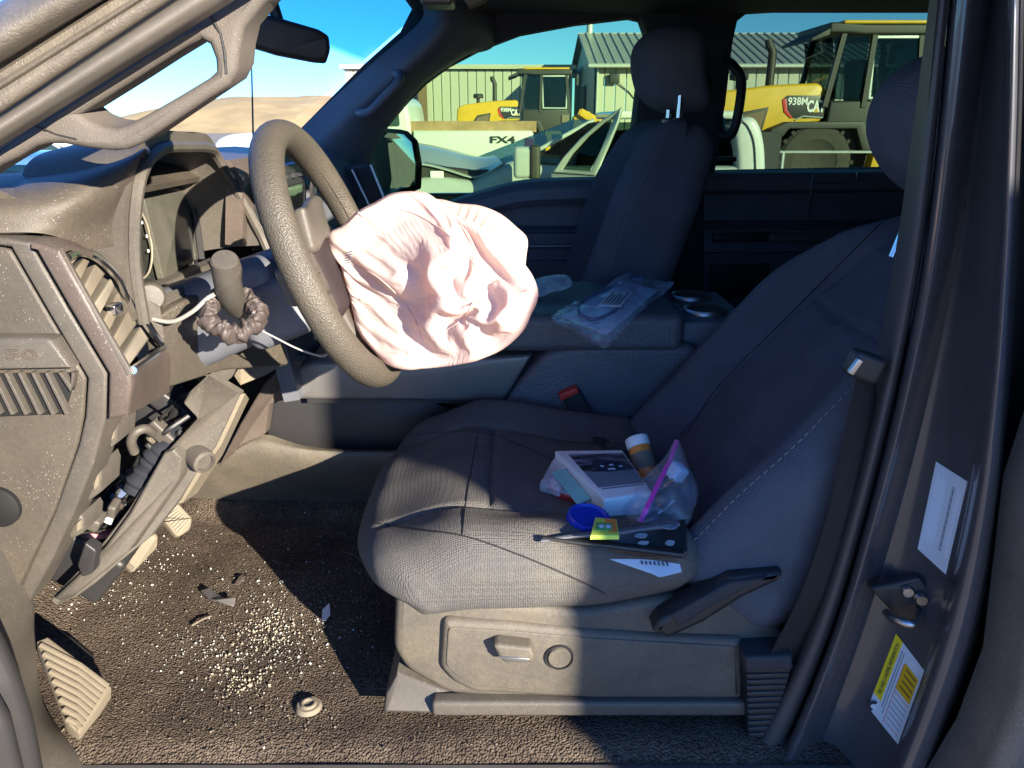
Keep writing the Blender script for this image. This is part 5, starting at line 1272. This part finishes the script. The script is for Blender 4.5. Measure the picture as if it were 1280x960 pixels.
MB().tube([PZ(58, 779, .806), PZ(90, 799, .810), PZ(118, 822, .806)], .0016, 6).build('black_thread', 'trim_black', None, 'thin black cord lying on the carpet above the foot rest', 'cord')
# ================================================================== OUTSIDE THE FAR WINDOWS
# ---- long metal shed
sy = 42.0
a = P(430, 88, sy); b = P(716, 88, sy); sh = empty('metal_shed', ((a.x+b.x)/2, sy, 0), None, 'long pale metal shed with flat trim behind the smaller loader', 'shed')
ztop = P(600, 87, sy).z; npan = 26; w = (b.x-a.x)/npan
for k in range(npan):
    x = a.x+w*(k+.5)
    MB().plate([V((x-w*.5+.012, sy, 0)), V((x+w*.5-.012, sy, 0)), V((x+w*.5-.012, sy, ztop)), V((x-w*.5+.012, sy, ztop))], Y, .06, .03, steps=1).build('wall_panel', 'wall_metal', sh)
MB().box(((a.x+b.x)/2, sy+4.1, ztop/2), ((b.x-a.x)/2, 4.0, ztop/2)).build('shed_core', 'wall_metal', sh)
MB().box(((a.x+b.x)/2, sy+4.0, ztop+.12), ((b.x-a.x)/2+.15, 4.3, .10)).build('roof_trim', 'wall_metal', sh)
p = P(529, 150, sy-.6); MB().box((p.x, sy-.5, ztop*.5-.1), (.22, .10, ztop*.5-.1)).build('steel_post', 'brown_steel', None, 'brown steel post standing in front of the metal shed wall', 'post')

# ---- gabled building
gy = 36.0; dep = 11.0
e = P(743, 78, gy); xl = e.x; xr = xl+24; ez = e.z; rz = ez+1.55
gb = empty('gabled_building', (xl+8, gy+5, 0), None, 'pale gabled metal building with ribbed roof behind the loaders', 'building')
MB().add([V((xl, gy, 0)), V((xl, gy+dep, 0)), V((xl, gy+dep, ez)), V((xl, gy+dep/2, rz)), V((xl, gy, ez))], [(0, 1, 2, 3, 4)]).build('gable_wall', 'wall_metal', gb, solid=.1)
npan = 34; w = 16/npan
for k in range(npan):
    x = xl+w*(k+.5)
    MB().plate([V((x-w*.5+.012, gy, 0)), V((x+w*.5-.012, gy, 0)), V((x+w*.5-.012, gy, ez)), V((x-w*.5+.012, gy, ez))], Y, .06, .03, steps=1).build('wall_panel', 'wall_metal', gb)
for k in range(44):
    x = xl-.3+k*.40
    MB().plate([V((x, gy-.5, ez-.12)), V((x+.39, gy-.5, ez-.12)), V((x+.39, gy+dep/2, rz+.12)), V((x, gy+dep/2, rz+.12))], (0, .27, -1), .06, .03, steps=1).build('roof_panel', 'roof_metal', gb)
    MB().tube([V((x+.395, gy-.5, ez-.10)), V((x+.395, gy+dep/2, rz+.15))], .035, 6).build('roof_rib', 'roof_metal', gb)
MB().add([V((xl-.3, gy+dep/2, rz+.1)), V((xr, gy+dep/2, rz+.1)), V((xr, gy+dep+.4, ez-.1)), V((xl-.3, gy+dep+.4, ez-.1))], [(0, 1, 2, 3)]).build('roof_back', 'roof_metal', gb, solid=.06)
MB().tube([V((xl-.3, gy-.52, ez-.16)), V((xl+17, gy-.52, ez-.16))], .09, 8).build('gutter', 'galv', gb)
MB().tube([V((xl+.15, gy-.1, ez-.2)), V((xl+.15, gy-.1, 0))], .06, 8).build('downpipe', 'galv', gb)
MB().box((xl-.06, gy+4.0, 2.2), (.05, .7, .9)).build('gable_window', 'nav_screen', gb)
MB().box((xl-.05, gy+4.0, 3.18), (.08, .85, .06)).build('window_trim', 'galv', gb)
q = P(768, 98, gy-.2); MB().rbox((.22, .12, .2), .04, (2, 2, 2), lambda p: p+q).build('wall_lamp', 'decal_dark', gb)
MB().tube([q+V((.1, .1, -.1)), q+V((.7, .15, -.55)), q+V((1.0, .18, -.9))], .025, 6).build('lamp_conduit', 'decal_dark', gb)
MB().box((xl+8, gy-.06, .55), (8, .03, .18)).build('wainscot_trim', 'galv', gb)
c = P(737, 25, gy+6); MB().lathe([(.16, 0), (.16, c.z+3)], (c.x, gy+5.8, 0), (0, 0, 1), 16).build('flag_pole', 'galv', None, 'pale vertical pole rising behind the gabled building', 'pole')

# ---- wheel loaders
def loader(loc, label):
    L = empty('wheel_loader', loc, None, label, 'wheel loader', 'yellow wheel loaders parked in the yard')
    X0, Y0 = loc[0], loc[1]          # rear axle, near side plane
    W = lambda x, y, z: V((X0+x, Y0+y, z))
    # hood: side outline extruded across (x forward = +)
    hood = [(-2.15, 1.25), (-2.25, 1.6), (-2.2, 2.02), (-1.9, 2.14), (-.9, 2.26), (.05, 2.30), (.22, 2.18), (.22, 1.62), (.15, 1.55), (-.35, 1.42), (-1.0, 1.22), (-1.6, 1.2)]
    MB().plate([W(x, .35, z) for x, z in hood], Y, 1.6, .06, cr=.08).build('hood', 'yellow_paint', L)
    MB().plate([W(x, .33, z) for x, z in ((-1.75, 1.30), (-1.45, 1.74), (-.92, 1.84), (-1.02, 1.34))], Y, .05, .01).build('grille_window', 'machine_black', L)
    MB().plate([W(x, .315, z) for x, z in ((-1.66, 1.34), (-1.42, 1.68), (-.99, 1.77), (-1.06, 1.38))], Y, .01, .004).build('grille_mesh', 'brown_steel', L)
    MB().plate([W(x, .335, z) for x, z in ((-.60, 1.74), (-.66, 1.98), (-.56, 2.06), (.225, 2.06), (.225, 1.62), (-.40, 1.62))], Y, .03, .004).build('decal_panel', 'decal_dark', L)
    MB().plate([W(x, .333, z) for x, z in ((-.66, 1.98), (-.60, 1.74), (-.46, 1.62), (-.40, 1.62), (-.54, 1.78), (-.58, 2.0))], Y, .02, .002).build('decal_stripe', 'red', L)
    text('938M', 'model_lettering', 'white_plastic', W(-.34, .325, 1.94), (1, 0, 0), (0, 0, 1), .20, L, ext=.004, sx=.9, bold=.004)
    text('CAT', 'maker_lettering', 'white_plastic', W(.04, .325, 1.84), (1, 0, 0), (0, 0, 1), .30, L, ext=.004, sx=.62, bold=.012)
    MB().plate([W(.00, .318, 1.735), W(.10, .318, 1.735), W(.05, .318, 1.83)], Y, .01).build('maker_triangle', 'yellow_paint', L)
    MB().tube([W(-.36, .34, 1.58), W(-.20, .33, 1.66), W(.20, .33, 1.63)], .015, 6).build('hand_rail', 'galv', L)
    MB().tube([W(-.78, .9, 2.2), W(-.78, .9, 2.9), W(-.84, .9, 3.05)], [.09, .085, .08], 14).build('exhaust_stack', 'machine_black', L)
    MB().tube([W(-.84, .9, 3.0), W(-.90, .9, 3.16)], [.10, .07], 14).build('exhaust_tip', 'machine_black', L)
    MB().lathe([(.06, 0), (.06, .16), (.19, .18), (.20, .28), (.16, .34), (.001, .34)], W(-1.42, .95, 2.2), (0, 0, 1), 20).build('air_precleaner', 'machine_black', L)
    # cab
    for (x0, x1, y) in ((.42, .20, .30), (.42, .20, 1.95), (1.95, 2.10, .30), (1.95, 2.10, 1.95), (1.02, .98, .28), (1.02, .98, 1.97)):
        MB().box(W((x0+x1)/2, y, 2.55), (.05, .05, .72), Matrix.Rotation(atan2(x0-x1, 1.4), 3, 'Y')).build('cab_post', 'machine_black', L)
    MB().plate([W(.25, .26, 1.15), W(.30, .26, 1.96), W(2.12, .26, 1.96), W(2.12, .26, 1.05), (W(1.0, .26, .95))], Y, 1.72, .05).build('cab_body', 'machine_black', L)
    MB().rbox((1.04, .92, .10), .05, (6, 6, 2), lambda p: W(1.12+p.x, 1.12+p.y, 3.28+p.z+.03*(p.x < -.6))).build('cab_roof', 'machine_black', L)
    MB().rbox((.86, .95, .035), .03, (6, 6, 1), lambda p: W(1.20+p.x, 1.12+p.y, 3.41+p.z)).build('roof_cap', 'yellow_paint', L)
    MB().plate([W(.10, .2, 3.18), W(-.25, .2, 3.06), W(-.25, .2, 3.12), W(.10, .2, 3.30)], Y, 1.8, .01).build('rear_visor', 'machine_black', L)
    MB().plate([W(1.06, .29, 1.98), W(1.98, .29, 1.98), W(2.02, .29, 3.16), W(1.0, .29, 3.16)], Y, .02).build('door_glass', 'car_glass', L)
    MB().plate([W(.40, .31, 1.98), W(.94, .31, 1.98), W(.94, .31, 3.16), W(.24, .31, 3.16)], Y, .02).build('side_glass', 'car_glass', L)
    MB().plate([W(.42, .35, 2.0), W(.42, 1.9, 2.0), W(.20, 1.9, 3.16), W(.20, .35, 3.16)], (1, 0, 0), .02).build('rear_glass', 'car_glass', L)
    MB().plate([W(2.0, .35, 2.0), W(2.0, 1.9, 2.0), W(2.1, 1.9, 3.16), W(2.1, .35, 3.16)], (1, 0, 0), .02).build('front_glass', 'car_glass', L)
    MB().plate([W(1.06, .27, 1.98), W(2.0, .27, 1.98), W(2.03, .27, 3.18), W(1.0, .27, 3.18)], Y, .03, .01, holes=[[W(1.11, .27, 2.03), W(1.94, .27, 2.03), W(1.97, .27, 3.12), W(1.06, .27, 3.12)]]).build('door_frame', 'galv', L)
    MB().rbox((.22, .25, .42), .08, (3, 3, 4), lambda p: W(1.15+p.x-.1*p.z, 1.1+p.y, 2.35+p.z)).build('operator_seat', 'interior_dark', L)
    MB().tube([W(1.55, 1.1, 2.0), W(1.52, 1.1, 2.6)], .05, 8).build('control_column', 'galv', L)
    MB().box(W(1.53, .9, 2.75), (.06, .03, .16)).build('cab_paper', 'paper', L)
    MB().rbox((.05, .10, .20), .03, (2, 2, 3), lambda p: W(2.36+p.x, .25+p.y, 3.0+p.z)).build('cab_mirror', 'machine_black', L)
    MB().tube([W(2.1, .3, 3.15), W(2.36, .25, 3.2), W(2.36, .25, 2.9)], .02, 6).build('mirror_bracket', 'machine_black', L)
    MB().box(W(1.95, .22, 1.62), (.14, .02, .14)).build('notice_plate', 'foam_tan', L)
    # chassis, fenders, steps, wheels
    MB().plate([W(-2.1, .5, .6), W(-2.2, .5, 1.25), W(-.2, .5, 1.4), W(2.1, .5, 1.1), W(2.1, .5, .6)], Y, 1.2, .05).build('chassis', 'machine_black', L)
    MB().plate([W(-1.05, .02, 1.02), W(-.92, .02, 1.42), W(-.60, .02, 1.55), (W(.95, .02, 1.56)), W(1.10, .02, 1.25), W(1.16, .02, 1.0), W(.98, .02, 1.0), W(.80, .02, 1.42), W(-.55, .02, 1.42), W(-.88, .02, 1.0)], Y, .6, .02).build('wheel_fender', 'machine_black', L)
    MB().plate([W(-2.2, .3, .85), W(-2.2, .3, 1.15), W(-1.0, .3, .98), (W(-.55, .3, 1.02)), W(-1.2, .3, .80)], Y, 1.5, .03).build('counterweight', 'yellow_paint', L)
    MB().plate([W(1.15, .05, 1.05), W(1.20, .05, 1.18), W(2.0, .05, 1.18), W(2.0, .05, .5), W(1.85, .05, .5), W(1.72, .05, 1.05), W(1.42, .05, 1.05), W(1.36, .05, .45), W(1.18, .05, .45), W(1.24, .05, .9)], Y, .3, .015).build('access_step', 'yellow_paint', L)
    for x in (.05, 3.1):
        for yy_, s_ in ((.05, 1), (2.2, -1)):
            t = MB(); c = W(x, yy_, .76)
            t.lathe([(.42, .02), (.46, -.01), (.68, .0), (.75, .06), (.75, .46), (.68, .52), (.42, .5)], c, (0, s_, 0), 44)
            tire = t.build('tyre', 'tyre', L)
            lug = MB()
            for k in range(22):
                q = 2*pi*k/22; lug.box(c+V((.755*cos(q), .15*s_, .755*sin(q))), (.045, .13, .035), Matrix.Rotation(-q, 3, 'Y') @ Matrix.Rotation(.0, 3, 'X'))
            lug.build('tread_lugs', 'tyre', tire, kind='stuff')
            MB().lathe([(.001, .10), (.12, .10), (.16, .04), (.20, .12), (.36, .16), (.42, .02), (.44, .02)], c, (0, s_, 0), 32, caps=False).build('rim', 'yellow_paint', tire)
    # front frame, lift arms and bucket
    MB().plate([W(2.2, .75, .6), W(2.3, .75, 1.7), W(2.9, .75, 1.9), W(3.6, .75, 1.0), W(3.6, .75, .6)], Y, .7, .05).build('front_frame', 'yellow_paint', L)
    for yy_ in (.55, 1.55):
        MB().plate([W(2.5, yy_, 1.75), W(2.6, yy_, 2.0), W(3.6, yy_, 1.5), W(4.5, yy_, .45), W(4.3, yy_, .3), W(3.4, yy_, 1.2)], Y, .12, .02).build('lift_arm', 'yellow_paint', L)
    MB().plate([W(4.3, -.1, .15), W(4.25, -.1, .9), W(4.5, -.1, 1.2), W(4.45, -.1, .4), W(5.3, -.1, .12), W(5.3, -.1, .05)], Y, 2.5, .02).build('bucket', 'yellow_paint', L)
    return L
# rear axle of the near loader sits at picture x 1015
ly = 16.4; lx = P(1015, 215, ly).x
near = loader((lx, ly, 0), 'large yellow wheel loader with black cab seen through the dark rear window')
fl_ = copy_tree(near); fy = 31.0; fx = P(655, 150, fy).x-.35
fl_.location = (fx, fy, 0); fl_['label'] = 'smaller looking distant yellow wheel loader in front of the metal shed'

# ---- white pickup with a plank along its bed
ty = 11.5
pk = empty('parked_pickup', (P(590, 200, ty).x, ty+.9, 0), None, 'white pickup truck with a wooden plank along its bed rail', 'pickup truck')
tx = P(667, 170, ty).x; x0 = P(516, 170, ty).x; zt_ = P(590, 163, ty).z
MB().plate([V((x0, ty, .55)), V((x0, ty, zt_)), V((tx-.03, ty, zt_)), V((tx, ty, zt_-.05)), V((tx, ty, .55)), V((tx-.35, ty, .55)), V((tx-.5, ty, .85)), V((tx-.9, ty, .95)), V((tx-1.25, ty, .85)), V((tx-1.4, ty, .55))], Y, 1.9, .05).build('cargo_bed', 'white_paint', pk)
cx_ = lambda px, py: P(px, py, ty)
cabp = [(514, 330), (514, 158), (508, 128), (499, 119), (436, 117), (424, 121), (386, 161), (340, 164), (285, 168), (268, 176), (263, 200), (263, 330)]
MB().plate([cx_(*q) for q in cabp], Y, 1.9, .06, cr=.1).build('cab', 'white_paint', pk)
MB().plate([cx_(*q)+V((0, -.012, 0)) for q in ((500, 158), (497, 128), (468, 126), (468, 158))], Y, .02, .004, cr=.04).build('rear_window', 'car_glass', pk)
MB().plate([cx_(*q)+V((0, -.012, 0)) for q in ((462, 158), (462, 126), (432, 126), (400, 158))], Y, .02, .004, cr=.04).build('front_window', 'car_glass', pk)
MB().plate([V((tx-.13, ty-.015, zt_-.10)), V((tx+.01, ty-.015, zt_-.10)), V((tx+.01, ty-.015, zt_-.28)), V((tx-.13, ty-.015, zt_-.30))], Y, .06, .015).build('tail_light', 'tail_red', pk)
MB().box(((x0+tx)/2, ty-.006, zt_-.42), ((tx-x0)/2-.02, .01, .012)).build('body_crease', 'silver_paint', pk)
text('FX4', 'bed_lettering', 'decal_dark', V((P(628, 175, ty).x, ty-.012, P(628, 175, ty).z)), (1, 0, 0), (0, 0, 1), .125, pk, ext=.003, sx=1.75, bold=.004)
for x in (tx-.92, cx_(325, 200).x):
    MB().lathe([(.001, .02), (.22, .01), (.26, .05), (.36, .0), (.40, .05), (.40, .24)], (x, ty-.02, .40), (0, 1, 0), 28).build('wheel', 'tyre', pk)
MB().box(((x0+tx)/2, ty+.10, zt_+.05), ((tx-x0)/2+.04, .06, .075)).build('wooden_plank', 'wood', None, 'long brown wooden plank resting on the white pickup bed rail', 'plank')

# ---- crashed white car with its hood sprung and door open
cy = 7.0
cr_ = empty('crashed_car', (P(720, 250, cy).x, cy+.9, 0), None, 'crashed silver car beside the window with buckled hood and open door', 'car')
sil = [P(x, y, cy) for x, y in ((440, 250), (470, 238), (500, 228), (530, 222), (560, 222), (590, 226), (612, 214), (640, 203), (700, 208), (957, 208))]
lowx = [V((sil[-1].x, cy, .35)), V((sil[0].x, cy, .35))]
MB().plate(sil+lowx, Y, 1.75, .06).build('body_side', 'silver_paint', cr_)
h_n = PP([(466, 214, cy+.02), (500, 205, cy+.02), (530, 205, cy+.02), (560, 212, cy+.02), (590, 221, cy+.02), (606, 217, cy+.02), (628, 204, cy+.02)])
h_f = PP([(466, 180, 8.4), (500, 178, 8.4), (526, 179, 8.4), (552, 184, 8.4), (575, 190, 8.4), (595, 195, 8.4), (612, 199, 8.4)])
h_m = [(a+b)/2+V((0, 0, .05)) for a, b in zip(h_n, h_f)]
MB().rails([h_n, h_m, h_f], 24, 14, 'spline').build('buckled_hood', 'silver_paint', cr_, solid=.012)
MB().plate(PP([(462, 236), (480, 212), (505, 204), (532, 203), (560, 209), (590, 214), (612, 212), (632, 205), (622, 236)], cy+.06), Y, 1.5, .02).build('engine_bay', 'machine_black', cr_)
MB().rbox((.06, .02, .03), .01, (2, 2, 2), lambda p: p+P(546, 218, cy+.06)).build('bay_fitting', 'paper', cr_)
w_ = [P(640, 205, cy+.08), P(742, 150, cy+.2), P(716, 149, cy+1.4), P(586, 200, cy+1.5)]
MB().plate(w_, (.3, 0, -1), .01).build('windscreen', 'car_glass_dark', cr_)
MB().tube([w_[0]+V((0, -.02, 0)), w_[1]+V((0, -.02, .0))], .018, 8).build('windscreen_pillar', 'silver_paint', cr_)
zr = P(800, 146, cy).z
rx0 = P(768, 148, cy).x; rl = (P(936, 148, cy).x-rx0)/2
MB().rbox((rl, .72, .035), .03, (8, 6, 1), lambda p: V((rx0+rl+p.x, cy+.88+p.y, zr+p.z+.02*(1-(p.x)**2)))).build('car_roof', 'white_paint', cr_)
MB().plate(PP([(655, 207), (738, 153), (905, 152), (922, 208)], cy+.12), Y, .02).build('side_glass', 'car_glass', cr_)
MB().box((w_[1].x+.75, cy+.95, P(800, 196, cy).z), (.95, .70, .20)).build('cabin_tub', 'interior_dark', cr_)
MB().plate(PP([(918, 160), (924, 150), (938, 146), (948, 152), (955, 172), (958, 210), (958, 330), (926, 330), (922, 205)], cy-.01), Y, 1.7, .05, smooth=40).build('rear_quarter', 'white_paint', cr_)
MB().tube(catmull(PP([(926, 149, cy-.02), (936, 160, cy-.02), (943, 180, cy-.02), (945, 215, cy-.02)]), 16), .006, 5).build('panel_gap', 'decal_dark', cr_)
# open door
dq = [(690, 216, 6.86), (704, 196, 6.80), (726, 172, 6.70), (752, 150, 6.60), (778, 133, 6.50), (774, 150, 6.50), (760, 184, 6.55), (744, 219, 6.60)]
dh = [(703, 212, 6.83), (716, 192, 6.78), (736, 170, 6.68), (756, 153, 6.60), (767, 147, 6.55), (752, 184, 6.58), (738, 214, 6.62)]
MB().plate(PP(dq), (.3, 1, 0), .06, .012, holes=[PP(dh)]).build('door_frame', 'silver_paint', cr_)
MB().plate([p+V((0, .03, 0)) for p in PP(dh)], (.3, 1, 0), .008).build('door_glass', 'car_glass', cr_)
MB().plate(PP([(688, 216, 6.87), (746, 219, 6.60), (738, 330, 6.60), (684, 330, 6.87)]), (.3, 1, 0), .14, .03).build('door_panel', 'silver_paint', cr_)
mo_ = P(657, 203, 6.62)
MB().rbox((.10, .09, .125), .035, (3, 3, 4), lambda p: p+mo_).build('side_mirror', 'silver_paint', cr_)
MB().rbox((.045, .11, .14), .03, (3, 3, 4), lambda p: p+mo_+V((.075, -.0, 0))).build('mirror_shell', 'machine_black', cr_)
for x in (sil[0].x+.75, sil[-1].x-.7):
    MB().lathe([(.001, .02), (.20, .01), (.23, .05), (.30, .0), (.33, .05), (.33, .22)], (x, cy-.03, .33), (0, 1, 0), 28).build('wheel', 'tyre', cr_)
# dark car behind the far centre pillar
def simple_car(name, loc, mat, label, flip=1, tall=1.45, group=None):
    c = empty(name, loc, None, label, 'car', group)
    W = lambda x, y, z: V((loc[0]+x*flip, loc[1]+y, z))
    pr = [(-2.2, .35), (-2.25, .75), (-2.1, .95), (-1.0, 1.02), (1.75, 1.02), (2.15, .92), (2.2, .4)]
    MB().plate([W(x, 0, z) for x, z in pr], Y, 1.8, .10, cr=.15).build('body', mat, c)
    cb = [(-1.15, 1.0), (-.35, tall-.04), (-.1, tall), (.9, tall), (1.1, tall-.05), (1.7, 1.0)]
    MB().plate([W(x, .12, z) for x, z in cb], Y, 1.56, .10, cr=.1).build('cabin', mat, c)
    MB().plate([W(x, .10, z) for x, z in ((-.95, 1.03), (-.28, tall-.10), (.30, tall-.08), (.30, 1.03))], Y, .03, .01).build('front_window', 'car_glass', c)
    MB().plate([W(x, .10, z) for x, z in ((.38, 1.03), (.38, tall-.08), (.92, tall-.09), (1.4, 1.03))], Y, .03, .01).build('rear_window', 'car_glass', c)
    for x in (-1.4, 1.35):
        MB().lathe([(.001, .02), (.20, .01), (.23, .05), (.30, .0), (.33, .05), (.33, .22)], W(x, -.02, .33), (0, 1, 0), 24).build('wheel', 'tyre', c)
    MB().rbox((.06, .1, .06), .03, (2, 2, 2), lambda p: W(-.85+p.x, -.08+p.y, 1.1+p.z)).build('side_mirror', mat, c)
    return c
g_ = 'cars parked beyond the windscreen'
simple_car('parked_car', (P(20, 180, 12).x-.6, 12, 0), 'silver_paint', 'silver parked car glimpsed under the windscreen pillar', 1, 1.42, g_)
simple_car('parked_car', (P(-30, 190, 8).x-.4, 8, 0), 'blue_paint', 'blue parked car glimpsed low at the dashboard edge', 1, 1.25, g_)
# pipe rail fence in front of the near loader
fy_ = 12.5; z_ = P(1000, 190, fy_).z
fn = empty('pipe_fence', (P(1050, 200, fy_).x, fy_, 0), None, 'thin galvanised pipe rail in front of the large loader wheel', 'fence')
xa, xb = P(950, 190, fy_).x, P(1420, 190, fy_).x
MB().tube([V((xa, fy_, z_)), V((xb, fy_, z_))], .022, 8).build('rail', 'galv', fn)
MB().tube([V((xa, fy_, z_-.5)), V((xb, fy_, z_-.5))], .022, 8).build('rail', 'galv', fn)
for k in range(4):
    x = P(978, 200, fy_).x+k*1.9; MB().tube([V((x, fy_, 0)), V((x, fy_, z_))], .028, 8).build('post', 'galv', fn)

# ---- tall unseen van, guessed and added to cast shade over the seat and cab
vn = empty('shade_van', (4.0, -2.5, 0), None, 'unseen blue box van added to shade the driver seat', 'van')
VA = V((1.955, -1.5, 0)); VD = V((sin(SUN_AZ), cos(SUN_AZ), 0)); VW = V((-VD.y, VD.x, 0))
def VV(l, z): return VA+VD*l+V((0, 0, z))
MB().plate([VV(0, .45), VV(0, 2.36), VV(4.2, 2.36), VV(4.2, .45)], VW, 1.95, .04).build('cargo_box', 'blue_paint', vn)
MB().plate([VV(4.2, .45), VV(4.2, 2.0), VV(4.9, 1.95), VV(5.5, 1.25), VV(6.1, 1.1), VV(6.15, .45)], VW, 1.9, .05).build('van_cab', 'blue_paint', vn)
for l in (.9, 5.2):
    for w in (-.02, 1.70):
        MB().lathe([(.001, .02), (.22, .01), (.26, .05), (.36, .0), (.38, .05), (.38, .24)], VV(l, .38)+VW*w, VW, 24).build('wheel', 'tyre', vn)
